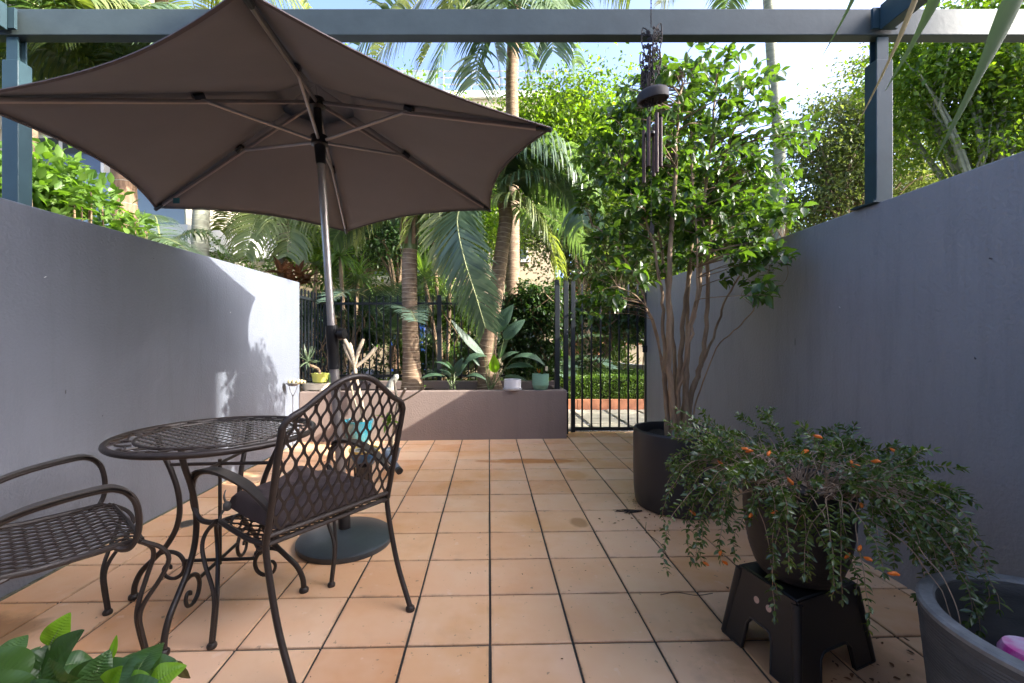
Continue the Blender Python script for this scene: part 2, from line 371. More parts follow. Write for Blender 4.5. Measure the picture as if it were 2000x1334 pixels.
# building the photographer stands in: wall behind
bd = thing('apartment_building', 'cream ground floor of the home opening onto the patio', 'building', (0,-.8,0))
obj('wall', MB().box((-6,-1.1,-.05), (-2.6,-.8,3.0)).box((2.4,-1.1,-.05),(6,-.8,3.0)).box((-2.6,-1.1,2.5),(2.4,-.8,3.0)), M_soffit, bd, False)
obj('sliding_door', MB().box((-2.6,-1.02,0), (2.4,-.98,2.5)), mat('door_glass', (.60,.58,.55), .3), bd, False)
sun_block = thing('apartment_building', 'tall cream block added out of view, right behind the photographer, to block the sun', 'building', (11,-3,0))  # unseen block, added and sized to keep the sun off the near patio
obj('wall', MB().box((10,-5.6,-.05), (12,-.68,9.2)), M_facade, sun_block, False)
obj('roof', MB().box((9.9,-5.7,9.202), (12.1,-.60,9.4)), M_white, sun_block, False)

# planter
pl = thing('planter', 'long low mauve brown rendered planter box across the back of the patio', 'planter', (-.6,4.85,0))
def ty(x): return 4.83+.058*(x)      # front face runs slightly askew
A, B = -2.098, .892
mb = MB(); mb.prism([(A,ty(A)),(B,ty(B)),(B,ty(B)+.11),(A,ty(A)+.11)], -.03, .552)
mb.prism([(A,5.48),(B,5.48),(B,5.60),(A,5.60)], -.03, .60); mb.prism([(B-.11,ty(B)+.113),(B,ty(B)+.113),(B,5.477),(B-.11,5.477)], -.03, .552)
obj('planter_wall', mb, M_planter, pl, False, bev=.008)
n = 40; vs = []; fs = []
for j in range(9):
    for i in range(n+1):
        x = A+(B-.11-A)*i/n; y = ty(x)+.11+(5.48-ty(x)-.11)*j/8; vs.append((x, y, .50+.025*noise.noise((x*6,y*6,0))+.01*noise.noise((x*30,y*30,3))))
fs = [(j*(n+1)+i, j*(n+1)+i+1, (j+1)*(n+1)+i+1, (j+1)*(n+1)+i) for j in range(8) for i in range(n)]
obj('soil', MB().add(vs, fs), M_soil, pl)

# ------------------------------------------------------------------ pergola of painted steel
pg = thing('pergola_frame', 'dark teal steel pergola beam on two posts above the patio walls', 'pergola', (0,2.12,1.75))
obj('beam', MB().box((-4.4,2.10,2.620), (4.6,2.157,2.749)), M_steel_face, pg, False, bev=.004)
for sx in (-1, 1):
    x0, x1 = (-2.40,-2.32) if sx < 0 else (1.908,1.99)
    obj('post', MB().box((x0,2.10,1.75 if sx < 0 else 1.785), (x1,2.168,2.50)), M_steel, pg, False, bev=.003)
    xm = (x0+x1)/2
    br = obj('post_bracket', MB().box((xm-.028,2.110,2.502), (xm+.028,2.117,2.618)).box((xm-.028,2.147,2.502), (xm+.028,2.154,2.618)).box((xm-.003,2.1185,2.502),(xm+.003,2.1455,2.618)), M_steel, pg, False)
    bp = obj('base_plate', MB().box((x0-.045,2.065,1.7655 if sx < 0 else 1.7855), (x1+.045,2.20,1.772 if sx < 0 else 1.793)), M_steel, pg, False)
    for dy in (0, .03):
        obj('bolt', MB().lathe([(.001,.0),(.010,.0),(.010,.008),(.001,.009)], (0,0,0), 6), M_steel, br).matrix_local = Matrix.Translation((xm-pg.location.x, 2.1095-pg.location.y, 2.535+dy*1.5-pg.location.z)) @ Matrix.Rotation(R(90), 4, 'X')
    for dx in (-.03, .03):
        obj('bolt', MB().lathe([(.001,.014),(.009,.014),(.009,.0),(.001,0)], (xm+dx*2,2.083,1.773 if sx < 0 else 1.794), 6), M_steel, bp)
    rx0, rx1 = (x0-.0,x0+.06) if sx < 0 else (1.90,1.96)
    obj('rafter', MB().box((rx0,-.7,2.624), (rx1,2.073,2.745)), M_steel, pg, False, bev=.003)
    obj('rafter_plate', MB().box((rx0-.03,2.075,2.636), (rx1+.03,2.089,2.736)), M_steel, pg, False)

# ------------------------------------------------------------------ fence and gate
def bar(name, a, b, hw, parent, m=M_fence, me=None):
    return obj(name, MB().box((min(a[0],b[0])-hw, min(a[1],b[1])-hw, min(a[2],b[2])), (max(a[0],b[0])+hw, max(a[1],b[1])+hw, max(a[2],b[2]))), m, parent, False)
fc = thing('fence', 'black steel picket fence standing behind the planter palms', 'fence', (-.6,5.7,0))
FY = 5.68
pk = mesh('picket', *(lambda q: (q.v, q.f))(MB().box((-.008,-.008,0),(.008,.008,1.11)).add([(-.008,-.008,1.1102),(.008,-.008,1.1102),(.008,.008,1.1102),(-.008,.008,1.1102),(0,0,1.122)], [(0,1,4),(1,2,4),(2,3,4),(3,0,4)])), M_fence)
x = -2.06
while x < .84:
    if abs(x+.66) > .05:
        o = link('picket', pk, fc); o.location = Vector((x,FY,.60))-fc.location
    x += .094
y = 4.80
while y < FY-.05:
    o = link('picket', pk, fc); o.location = Vector((-2.15,y,.60))-fc.location; y += .094
for z in (.655, 1.615):
    obj('rail', MB().box((-2.13,FY-.018,z-.015), (.86,FY+.018,z+.015)), M_fence, fc, False)
    obj('rail', MB().box((-2.168,4.735,z-.015), (-2.132,FY-.03,z+.015)), M_fence, fc, False)
for px_ in (-2.15, -.66, .885):
    obj('post', MB().box((px_-.027,FY-.027,-.02), (px_+.027,FY+.027,1.72)).add([(px_-.027,FY-.027,1.7202),(px_+.027,FY-.027,1.7202),(px_+.027,FY+.027,1.7202),(px_-.027,FY+.027,1.7202),(px_,FY,1.738)], [(0,1,4),(1,2,4),(2,3,4),(3,0,4)]), M_fence, fc, False)
GY = 5.14
gp = thing('gate_posts', 'three tall square black posts at the left side of the gate', 'posts', (.95,GY,0))
gp.name = 'gate_post'; tag(gp, 'dark square steel post rising from the right end of the planter', 'post')
x = (1088-CX)/F*5.03; obj('shaft', MB().box((x-.028,5.0,.55), (x+.028,5.056,1.83)), M_fence, gp, False, bev=.003)
obj('cap', MB().box((x-.031,4.997,1.8302), (x+.031,5.059,1.836)), M_fence, gp, False)
for px_, lab, in ((1105,'dark square steel gate post between the planter end and the gate'), (1281,'dark square steel gate post against the right wall')):
    x = (px_-CX)/F*GY; t = thing('gate_post', lab, 'post', (x,GY,0))
    obj('shaft', MB().box((x-.027,GY-.027,0), (x+.027,GY+.027,1.835)), M_fence, t, False, bev=.003)
    obj('cap', MB().box((x-.03,GY-.03,1.8352), (x+.03,GY+.03,1.841)), M_fence, t, False)
    for zz in (.5, 1.2, 1.25): obj('bolt', MB().ball((x+.012,GY-.028,zz), .006, 6), mat('bolt_steel', (.5,.5,.48), .3, metal=.8), t)
gt = thing('gate', 'tall black steel bar gate standing closed beside the right wall', 'gate', (1.4,GY,.02))
gx0, gx1 = (1119-CX)/F*GY, (1263-CX)/F*GY
for x in (gx0, gx1): obj('stile', MB().box((x-.024,GY-.02,.02), (x+.024,GY+.02,1.835)), M_fence, gt, False, bev=.002)
for z in (.06, 1.60): obj('rail', MB().box((gx0+.0245,GY-.018,z-.018), (gx1-.0245,GY+.018,z+.018)), M_fence, gt, False)
gb = mesh('bar', *(lambda q: (q.v, q.f))(MB().box((-.009,-.009,0),(.009,.009,1.52))), M_fence)
for k in range(7):
    x = gx0+(gx1-gx0)*(k+1)/8; o = link('bar', gb, gt); o.location = Vector((x,GY,.079))-gt.location
    obj('spike', MB().box((x-.009,GY-.009,1.619), (x+.009,GY+.009,1.80)), M_fence, gt, False)
obj('latch', MB().box((gx1-.06,GY-.05,.98), (gx1+.0,GY-.0205,1.06)), M_blackpl, gt, False, bev=.004)

# path beyond the gate: pavers in pebbles, brick edge, clipped hedges, low walls
path = obj('path', MB().box((.9,5.22,-.04), (9,7.0,-.012)), mat('dark_gravel_bed', (.10,.10,.10), .9, var=.5, vscale=60, bump=2, bscale=80), None, False, kind='structure')
pm = mat('sandstone_paver', (.40,.37,.29), .8, var=.2, vscale=6, bump=.5, objr=.12)
pv = MB().box((-.235,-.17,-.03), (.235,.17,0)); pme = mesh('paver', pv.v, pv.f, pm)
for j in range(4):
    for i in range(8):
        o = link('paver', pme, path); o.location = (1.06+i*.52+(.0 if j % 2 else .1)*0, 5.53+j*.385, .012+random.uniform(-.002,.002)); bevel(o, .006, 1)
nb = 5200; c = np.c_[RNG.uniform(.92,4.5,nb), RNG.uniform(5.24,6.98,nb), np.zeros(nb)]
keep = []
for q in c:
    u = ((q[0]-1.06+.26) % .52)-.26; v = ((q[1]-5.53+.1925) % .385)-.1925
    keep.append(abs(u) > .222 or abs(v) > .16 or q[1] > 6.86 or q[1] < 5.36)
c = c[np.array(keep)]; nb = len(c)
oc = np.array([(1,0,0),(0,1,0),(-1,0,0),(0,-1,0),(0,0,1.)]); of = np.array([(0,1,4),(1,2,4),(2,3,4),(3,0,4)])
sz = RNG.uniform(.008,.018,(nb,1,1)); ang = RNG.uniform(0,6.3,nb)
rot = np.stack([np.cos(ang),-np.sin(ang),0*ang,np.sin(ang),np.cos(ang),0*ang,0*ang,0*ang,.7+0*ang],1).reshape(nb,3,3)
V = np.einsum('nij,kj->nki', rot, oc*np.array([1.3,.9,.9]))*sz+c[:,None,:]+np.array([0,0,-.004])
npobj('pebbles', V.reshape(-1,3), (of[None]+(np.arange(nb)*5)[:,None,None]).reshape(-1,3), mat('grey_pebble', (.34,.34,.35), .6, island=.8, var=.3, vscale=40), None, 'stuff')
ed = thing('garden_edging', 'terracotta coloured low edging in front of the clipped hedge', 'edging', (3,7.03,0))
for k in range(9): obj('edging_block', MB().box((.9+k*.55,7.005,-.02), (.9+k*.55+.542,7.09,.155)), mat('terracotta_edge', (.42,.17,.085), .8, var=.25, vscale=8, bump=.4, objr=.12), ed, False, bev=.005)
def hedge(x0,x1,y0,y1,z0,z1,n,label,m=L_hedge,ls=.03,name='hedge'):
    t = thing(name, label, 'hedge', ((x0+x1)/2,(y0+y1)/2,0))
    e = .05; obj('branches', MB().box((x0+e,y0+e,z0), (x1-e,y1-e,z1-e)), mat('hedge_twigs', (.03,.035,.015), .95, var=.4, vscale=20, bump=2, bscale=30), t, False)
    A1, A2, A3 = (x1-x0)*(z1-z0), (x1-x0)*(y1-y0), (y1-y0)*(z1-z0)*2; tot = A1+A2+A3
    k = RNG.choice(3, n, p=[A1/tot, A2/tot, A3/tot]); u = RNG.random((n,3)); p = np.array([x0,y0,z0])+u*np.array([x1-x0,y1-y0,z1-z0])
    s = np.where(RNG.random(n) < .5, x0, x1)
    p[k==0,1] = y0; p[k==1,2] = z1; p[k==2,0] = s[k==2]
    wob = np.sin(p[:,0]*7)*.015+np.sin(p[:,1]*9)*.012
    p += RNG.normal(0,.014,(n,3)); p[:,2] += wob
    V, Fc = scatter(p, rdir(n,.5), RNG.uniform(ls*.7,ls*1.3,n), .6)
    npobj('foliage', V, Fc, m, t, 'stuff'); return t
hedge(.95,4.4,7.15,7.75,0,.50,30000,'clipped low green hedge just behind the terracotta edging beyond the gate')
hedge(1.0,3.0,8.0,8.6,0,.52,14000,'second clipped green hedge further back beyond the gate')
hedge(1.0,2.9,10.2,10.8,0,.72,12000,'third and tallest clipped hedge beyond the gate, below the shrubs')
hedge(-3.3,.7,6.6,7.1,0,.47,20000,'low clipped hedge seen through the fence behind the planter')
mw = wallmat('pale_lavender_wall', (.42,.43,.55), .1)
t = obj('low_wall', MB().prism([(2.75,12.2),(3.05,10.0),(3.42,8.9),(5.6,8.3),(5.6,8.45),(3.5,9.05),(3.2,10.05),(2.9,12.2)], -.03, .60), mw, None, False); tag(t, 'low curved lavender garden wall beyond the gate', 'wall')
t = obj('low_wall', MB().prism([(-4.4,11.6),(-2.2,8.0),(-2.05,8.1),(-4.2,11.7)], -.03, .55), mw, None, False); tag(t, 'pale lavender ramp wall seen through the fence left of the ringed palm', 'wall')
t = obj('low_wall', MB().box((3.15,11.2,-.03), (4.35,11.5,1.02)), M_beige, None, False); tag(t, 'short beige block wall behind the lavender curved wall', 'wall')
gp_ = obj('garden_path', MB().prism([(-3.2,7.2),(-1.6,7.2),(-2.4,13),(-5.4,13)], -.02, -.004), mat('pale_path', (.42,.42,.48), .8, var=.1), None, False, kind='structure')
ng = 26000; p = np.c_[RNG.uniform(-7,.8,ng), RNG.uniform(5.75,9.5,ng), np.full(ng,-.02)]
V, Fc = scatter(p, rdir(ng,1.6,.3), RNG.uniform(.05,.12,ng), .14); npobj('lawn', V, Fc, L_hedge, None, 'stuff')
ng = 9000; p = np.c_[RNG.uniform(2,6,ng), RNG.uniform(8.7,13,ng), np.full(ng,-.02)]
V, Fc = scatter(p, rdir(ng,1.2,.3), RNG.uniform(.08,.2,ng), .3); npobj('ground_cover', V, Fc, L_hedge, None, 'stuff')

# ------------------------------------------------------------------ buildings behind
def facade(t, x0, x1, y, z0, nfl, fh, wspec, m, win_w=1.1):
    n = max(1, int((x1-x0)/2.6))
    for fl in range(nfl):
        zb = z0+fl*fh
        for k in range(n):
            cx = x0+(k+.5)*(x1-x0)/n; w = win_w if (k+fl) % 3 else win_w*1.6
            f = obj('window', MB().box((cx-w/2,y-.035,zb+.75), (cx+w/2,y-.003,zb+2.25)), M_white, t, False)
            for sgn in (-1, 1): obj('pane', MB().box((min(cx+sgn*.04,cx+sgn*(w/2-.06)),y-.041,zb+.81), (max(cx+sgn*.04,cx+sgn*(w/2-.06)),y-.0365,zb+2.19)), M_glassdark, f, False)
            obj('sill', MB().box((cx-w/2-.08,y-.10,zb+.68), (cx+w/2+.08,y-.004,zb+.747)), M_white, f, False)
bA = thing('apartment_building', 'tall sandstone coloured apartment block with roof railing behind the palms', 'building', (-4,17,0))
obj('wall', MB().box((-9,16,-.05), (2.5,26,10.2)), M_beige, bA, False)
obj('parapet', MB().box((-9.1,15.86,10.202), (2.62,26.1,10.45)), M_white, bA, False)
facade(bA, -8.8, 2.3, 16, .3, 3, 3.1, 0, M_beige)
for k in range(3):
    obj('balcony_slab', MB().box((-5.6,14.9,3.2+k*3.1), (-1.8,15.998,3.4+k*3.1)), M_white, bA, False)
    obj('balustrade', MB().box((-5.6,14.93,3.402+k*3.1), (-1.8,14.97,4.35+k*3.1)), mat('balcony_glass', (.22,.28,.30), .1, spec=.8), bA, False)
rl = MB()
for z in (10.75, 11.0, 11.25): rl.box((-9,15.98,z-.02), (2.5,16.02,z+.02))
obj('roof_railing', rl, mat('rail_grey', (.25,.26,.28), .4), bA, False)
for k in range(12): obj('railing_post', MB().box((-9+k*1.04,15.94,10.452), (-8.95+k*1.04,15.975,11.27)), mat('rail_grey', (0,0,0)), bA, False)
obj('door', MB().box((-3.95+.3,15.95,0), (-2.7+.3,15.996,2.3)), mat('blue_door', (.03,.10,.42), .4), bA, False)
bB = thing('apartment_building', 'white apartment building with wide balconies beyond the left wall', 'building', (-9,9,0))
obj('wall', MB().box((-16,8.8,-.05), (-7.2,20,8.6)), M_facade, bB, False)
facade(bB, -15.8, -7.4, 8.8, .2, 3, 2.9, 0, M_facade)
for k in range(3):
    z = 2.75+k*2.75
    obj('balcony_slab', MB().prism([(-15.5,8.796),(-15.5,7.5),(-5.3,7.5),(-4.3,8.6),(-4.3,8.796)], z, z+.42), M_white, bB, False)
    obj('balustrade', MB().box((-15.5,7.56,z+.422), (-5.4,7.60,z+1.35)), mat('balcony_glass', (0,0,0)), bB, False)
bC = thing('brick_house', 'orange brick house with tiled roof glimpsed behind the potted tree', 'house', (6,19,0))
obj('wall', MB().box((4.6,18,-.05), (16,26,4.1)), mat('orange_brick', (.42,.19,.10), .85, var=.25, vscale=12), bC, False)
obj('roof', MB().add([(4.2,17.6,4.1),(16.4,17.6,4.1),(16.4,26.4,4.1),(4.2,26.4,4.1),(6.5,22,6.3),(14,22,6.3)], [(0,1,5,4),(1,2,5),(2,3,4,5),(3,0,4),(3,2,1,0)]), mat('clay_roof', (.40,.16,.08), .8, var=.3, vscale=14), bC, False)
facade(bC, 4.8, 15.8, 18, .4, 1, 3, 0, None)

exec_parts = []
# ================================================================== PLANTS
def norm(a): return a/(np.linalg.norm(a, axis=-1, keepdims=True)+1e-9)
def frond(parent, pts, Lf, n=46, droop=.5, fwd=.5, w=.03, m=None, rr=.012, vup=.25, start=.12, name='frond', seg=5, jit=.06, side=None):
    '''a feather leaf: midrib tube and two rows of leaflets that bend down under their weight'''
    return frond_(parent, pts, Lf, n, droop, fwd, w, m, rr, vup, start, name, seg, jit, side)
def frond_(parent, pts, Lf, n=46, droop=.5, fwd=.5, w=.03, m=None, rr=.012, vup=.25, start=.12, name='frond', seg=5, jit=.06, side=None):
    """a feather leaf: midrib tube and two rows of leaflets that bend down under their weight"""
    c = np.array([tuple(q) for q in spline(pts, 10)]); d = np.r_[0, np.cumsum(np.linalg.norm(np.diff(c, axis=0), axis=1))]; L = d[-1]
    s = np.linspace(start, .995, n); s = np.r_[s, s]; sg = np.r_[np.ones(n), -np.ones(n)]
    s = np.clip(s+RNG.normal(0, .003, 2*n), start, 1)
    B = np.stack([np.interp(s*L, d, c[:,k]) for k in range(3)], 1)
    B2 = np.stack([np.interp(np.minimum(s*L+.02*L, L+1e-3), d, c[:,k]) for k in range(3)], 1); B1 = np.stack([np.interp(s*L-.02*L, d, c[:,k]) for k in range(3)], 1)
    T = norm(B2-B1); up = np.array([0,0,1.0])
    Sd = np.cross(T, up); bad = np.linalg.norm(Sd, axis=1) < .2
    Sd[bad] = Sd[bad]+np.array([.3,0,0]); Sd = norm(Sd)
    if side: Sd = norm(np.tile(np.array(side, float), (2*n,1))-T*np.sum(T*np.array(side), 1, keepdims=True))
    N = norm(np.cross(Sd, T))
    q = np.clip((s-start)/(1-start), 0, 1)
    f2 = fwd*(.35+.9*q)[:,None]
    D = norm(Sd*sg[:,None]+T*f2+N*vup+RNG.normal(0, jit, (2*n,3)))
    ll = Lf*np.clip(np.sin(np.pi*(.16+.74*q))**.7, .2, 1)*RNG.uniform(.88,1.08,2*n)
    dr = droop*RNG.uniform(.75,1.25,2*n)
    Wd = norm(T-D*np.sum(T*D, 1, keepdims=True)); pos = B.copy(); V = []; st = ll/seg
    for k in range(seg+1):
        t = k/seg; ww = w*min(1, .35+3*t)*(1-t)**.55*.5+.0008
        V.append(pos-Wd*ww+0*N); V.append(pos+Wd*ww)
        Dn = norm(D*(1-min(1, 1)*dr[:,None]*t*t)+np.array([0,0,-1.0])*(dr*(t**1.1)*1.6)[:,None])
        pos = pos+Dn*st[:,None]
    V = np.stack(V, 1); m2 = 2*n; k2 = 2*(seg+1)
    fc = np.array([(2*k,2*k+1,2*k+3,2*k+2) for k in range(seg)])
    Fc = (fc[None]+(np.arange(m2)*k2)[:,None,None]).reshape(-1,4); V = V.reshape(-1,3)
    off = np.array(world_loc(parent)); me = npmesh(name, V-off, Fc, m or L_palm)
    o = link(name, me, parent)
    tb = MB(); cc = [tuple(x) for x in c[::2]]; tb.tube(cc, [rr*(1-.8*k/len(cc)) for k in range(len(cc))], 5)
    obj('midrib', tb, M_rachis, o); return o
def arc(base, az, L, e0, e1, n=6):
    """points of a frond stalk leaving base towards azimuth az, starting at slope e0 and ending at e1 (degrees)"""
    p = Vector(base); out = [p.copy()]
    for k in range(n):
        e = R(e0+(e1-e0)*((k+.5)/n)**1.2); p = p+Vector((math.cos(az)*math.cos(e), math.sin(az)*math.cos(e), math.sin(e)))*(L/n); out.append(p.copy())
    return out
def palm_trunk(parent, pts, r0, r1, m=M_trunk, rings=True, gap=.06, flare=1.5):
    c = spline(pts, 8); n = len(c); mb = MB()
    rad = [(r0+(r1-r0)*k/n)*(1+(flare-1)*math.exp(-k/n*9)) for k in range(n)]
    mb.tube(c, rad, 16); o = obj('trunk', mb, m, parent)
    if rings:
        rb = MB(); L = 0; nxt = .08; 
        for k in range(1, n):
            a, b = c[k-1], c[k]; sl = (b-a).length
            while nxt < L+sl:
                t = (nxt-L)/sl; p = a.lerp(b, t); r = rad[k-1]+(rad[k]-rad[k-1])*t; dr = (b-a).normalized()
                e = Vector((random.uniform(-.12,.12), random.uniform(-.12,.12), 0)); ax = (dr+e).normalized()
                rb.tube([p-ax*.004, p-ax*.002, p+ax*.002, p+ax*.004], [r*1.0, r*1.035, r*1.035, r*1.0], 16, cap=False)
                nxt += gap*random.uniform(.6,1.4)
            L += sl
        obj('leaf_scars', rb, M_ring if m is M_trunk else mat('pale_scar', (.36,.37,.30), .8, var=.2), o, kind='stuff')
    return o, c[-1]

# --- palm 1: ringed trunk in the planter, crown just under the umbrella
b1 = P(806, 757, 5.2); p1 = thing('palm_tree', 'ringed brown palm trunk with green crownshaft in the middle of the planter', 'palm tree', (b1.x, b1.y, .5))
tr, top = palm_trunk(p1, [(b1.x,b1.y,.48), P(803,690,5.2), P(800,600,5.2), P(800,486,5.2)], .105, .090, gap=.052, flare=1.55)
top = P(800,486,5.2)
obj('crownshaft', MB().tube([top+Vector((0,0,-.01)), top+Vector((.0,0,.1)), top+Vector((.01,0,.25)), top+Vector((.02,0,.5)), top+Vector((.02,0,.75))], [.094,.092,.075,.06,.045], 14), M_shaft, p1)
fb = MB()
for k in range(7):
    a = k*.9; q = top+Vector((math.cos(a)*.08, math.sin(a)*.08-.02, .12)); fb.ribbon(spline([q+Vector((0,0,.35)), q+Vector((math.cos(a)*.03,math.sin(a)*.03,.1)), q+Vector((math.cos(a)*.02,math.sin(a)*.02,-.08))], 4), Vector((math.cos(a),math.sin(a),.1)), .05, .004)
obj('dead_sheaths', fb, M_fibre, p1)
for k in range(9):
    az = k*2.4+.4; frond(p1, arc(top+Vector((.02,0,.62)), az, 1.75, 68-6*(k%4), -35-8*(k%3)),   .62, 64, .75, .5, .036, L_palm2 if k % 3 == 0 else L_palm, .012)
for ax, dz in ((-.16,-.25),(.19,-.30),(-.30,-.15)):      # yellowing leaflets that hang beside the crownshaft
    frond(p1, [top+Vector((.02,-.03,.6)), top+Vector((ax*.9,-.12,.55)), top+Vector((ax*2.2,-.16,.42))], .5, 14, 1.1, .3, .026, L_palm2, .008)

# --- palm 2: leaning trunk at the planter's right, arching fronds
b2 = P(957, 752, 5.28); p2 = thing('palm_tree', 'leaning palm with big arching drooping fronds at the right of the planter', 'palm tree', (b2.x,b2.y,.5))
tr, top2 = palm_trunk(p2, [(b2.x,b2.y,.48), P(951,700,5.28), P(958,640,5.28), P(970,560,5.28), P(980,490,5.28), P(988,430,5.28), P(985,395,5.28)], .10, .082, gap=.085, flare=1.7)
obj('crownshaft', MB().tube([top2+Vector((0,0,-.02)), top2+Vector((-.02,0,.25)), top2+Vector((-.03,0,.5))], [.086,.07,.045], 12), M_shaft, p2)
def fp(parent, pix, Lf, n, dr, fwd=.4, w=.035, m=L_palm, vup=.2, start=.1, rr=.013, seg=5, side=None): return frond(parent, [P(*q) for q in pix], Lf, int(n*1.55), dr, fwd, w, m, rr, vup, start, seg=seg, side=side)
fp(p2, [(975,370,5.25),(990,320,5.1),(1030,279,5.0),(1085,290,4.95),(1130,335,4.95),(1163,408,4.95)], .72, 58, 1.15, .35, .036)
fp(p2, [(975,368,5.2),(1000,300,5.0),(1045,290,4.85),(1095,320,4.8),(1125,370,4.8),(1140,440,4.8)], .66, 60, 1.2, .3, .038, L_palm)
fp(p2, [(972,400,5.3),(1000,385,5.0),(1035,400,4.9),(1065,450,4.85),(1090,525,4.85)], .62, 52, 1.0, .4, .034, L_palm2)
fp(p2, [(965,385,5.2),(915,385,4.9),(893,425,4.75),(905,500,4.7),(930,580,4.7),(948,640,4.7)], .46, 60, .30, .95, .032, L_palm, side=(1,-.3,0))
fp(p2, [(960,380,5.3),(925,360,5.0),(885,385,4.9),(870,450,4.9),(878,520,4.9)], .46, 46, .5, .8, .032, L_palm2, side=(1,.3,0))
fp(p2, [(975,372,5.3),(1010,350,5.1),(1060,345,5.1),(1105,385,5.15),(1125,450,5.15)], .6, 50, 1.0, .4, .036, L_palm)
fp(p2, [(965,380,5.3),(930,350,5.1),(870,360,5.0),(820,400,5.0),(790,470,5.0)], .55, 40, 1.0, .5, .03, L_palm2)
fp(p2, [(975,375,5.3),(1000,300,5.6),(1060,285,6.0),(1120,330,6.3)], .6, 40, 1.1, .4, .034, L_palm2)
fp(p2, [(975,375,5.3),(960,300,5.6),(900,270,6.0),(840,300,6.3)], .6, 40, 1.0)
fp(p2, [(980,400,5.3),(1040,410,5.7),(1100,440,6.0),(1150,500,6.1)], .5, 40, .9)

# --- tall palms whose crowns are above the beam
def tall_palm(label, pts, r0, r1, fr, m=M_trunk, fm=(L_palm,L_palm2), gap=.12, name='palm_tree', shaft=True):
    b = Vector(pts[0]); t = thing(name, label, 'palm tree', (b.x,b.y,b.z)); tr, tp = palm_trunk(t, pts, r0, r1, m, True, gap, 1.4)
    if shaft: obj('crownshaft', MB().tube([tp+Vector((0,0,-.02)), tp+Vector((0,0,.45)), tp+Vector((0,0,.9))], [r1*1.1,r1*.9,r1*.5], 12), M_shaft, t)
    tp = tp+Vector((0,0,.7))
    for k, (az, L, e0, e1) in enumerate(fr): frond(t, arc(tp, R(az), L, e0, e1, 8), L*.34, 84, .8, .45, .046, fm[k % 2], .02, .25)
    return t
b3 = P(1000, 520, 7.2); b3.z = 0
t3 = tall_palm('tall palm with ringed grey trunk rising behind the umbrella up past the beam', [b3, P(1001,300,7.2), P(1000,140,7.2), P(1009,-10,7.2), P(1012,-70,7.2)], .11, .095,
    [(az, 2.9+.3*(k%2), 60-10*(k%3), -62-6*(k%4)) for k, az in enumerate((185,215,245,280,300,330,0,25,60,120,160))])
fp(t3, [(1012,-90,7.2),(960,-120,6.5),(880,-60,6.0),(800,20,5.8),(735,110,5.7)], 1.0, 60, .75, .5, .04, L_palm2)
fp(t3, [(1012,-90,7.2),(990,-80,6.5),(930,-20,5.9),(880,60,5.7),(850,150,5.6)], .95, 60, .7, .55, .04, L_palm)
fp(t3, [(1012,-90,7.2),(1010,-70,6.6),(960,20,6.2),(935,90,6.1),(930,160,6.0)], .9, 50, .6, .6, .04, L_palm)
fp(t3, [(1012,-90,7.2),(1040,-60,6.5),(1085,10,6.1),(1110,70,6.0),(1125,130,6.0)], .75, 56, .9, .5, .035, L_palm)
fp(t3, [(1012,-90,7.2),(1000,-50,6.2),(1000,0,5.9),(1010,60,5.8),(1030,110,5.8)], .85, 56, .55, .75, .038, L_palm)
fp(t3, [(1012,-90,7.2),(930,-110,6.6),(840,-60,6.1),(770,10,5.9),(700,90,5.8)], 1.0, 60, .7, .5, .045, L_palm)
fp(t3, [(1012,-90,7.2),(960,-100,6.4),(900,-30,6.0),(860,50,5.8),(820,130,5.7)], 1.0, 60, .6, .6, .045, L_palm2)
fp(t3, [(1012,-90,7.2),(990,-90,6.5),(965,-20,6.1),(960,50,6.0),(975,120,6.0)], .95, 60, .6, .65, .045, L_palm)
fp(t3, [(1012,-90,7.2),(1035,-80,6.3),(1060,-10,6.0),(1075,50,5.9),(1080,100,5.9)], .85, 60, .8, .6, .042, L_palm)
b4 = P(1515, 520, 8.6); b4.z = 0
tall_palm('slender pale green palm trunk rising past the beam behind the right wall', [b4, P(1522,330,8.6), P(1514,200,8.6), P(1505,80,8.6), P(1498,-40,8.6), P(1494,-90,8.6)], .105, .085,
    [(az, 2.5, 50-10*(k%3), -60-8*(k%3)) for k, az in enumerate((190,225,255,285,320,350,20,80,140))], M_trunk_pale, (L_palm2, L_palm), .22)
b5 = P(392, 620, 6.4); b5.z = 0
tall_palm('grey ringed palm trunk beyond the left wall below the umbrella edge', [b5, P(391,520,6.4), P(393,410,6.4), P(395,330,6.4)], .12, .11,
    [(az, 2.4, 58-9*(k%3), -48-9*(k%4)) for k, az in enumerate((175,205,235,262,290,318,345,15,60,120,150))], M_trunk_pale)
b6 = P(243, 560, 5.6); b6.z = 0
t6 = tall_palm('brown fibrous palm trunk beyond the left wall by the bright green shrub', [b6, P(244,460,5.6), P(243,390,5.6), P(240,300,5.6)], .15, .13,
    [(az, 2.2, 55-9*(k%3), -52-9*(k%4)) for k, az in enumerate((170,200,232,262,300,330,355,30,90,140))], M_fibre, (L_palm2, L_palm), .2)
b7 = P(330, 640, 8.2); b7.z = 0
tall_palm('high crowned palm whose pale fronds hang behind the beam at the upper left', [b7, P(320,400,8.2), P(318,150,8.2), P(315,-30,8.2)], .13, .11,
    [(az, 3.4, 40-12*(k%4), -66-6*(k%3)) for k, az in enumerate((165,180,200,220,240,258,272,290,312,340,10,50,110,200,230,260))], M_trunk, (L_palm2, L_palm2))
b8 = P(60, 640, 7.4); b8.z = 0
tall_palm('palm at the far upper left with long pale fronds behind the corner post', [b8, P(60,400,7.4), P(55,200,7.4), P(50,60,7.4)], .12, .10,
    [(az, 2.9, 50-12*(k%4), -60-6*(k%3)) for k, az in enumerate((165,200,225,250,275,300,330,0,60,120))], M_trunk, (L_palm2, L_palm))
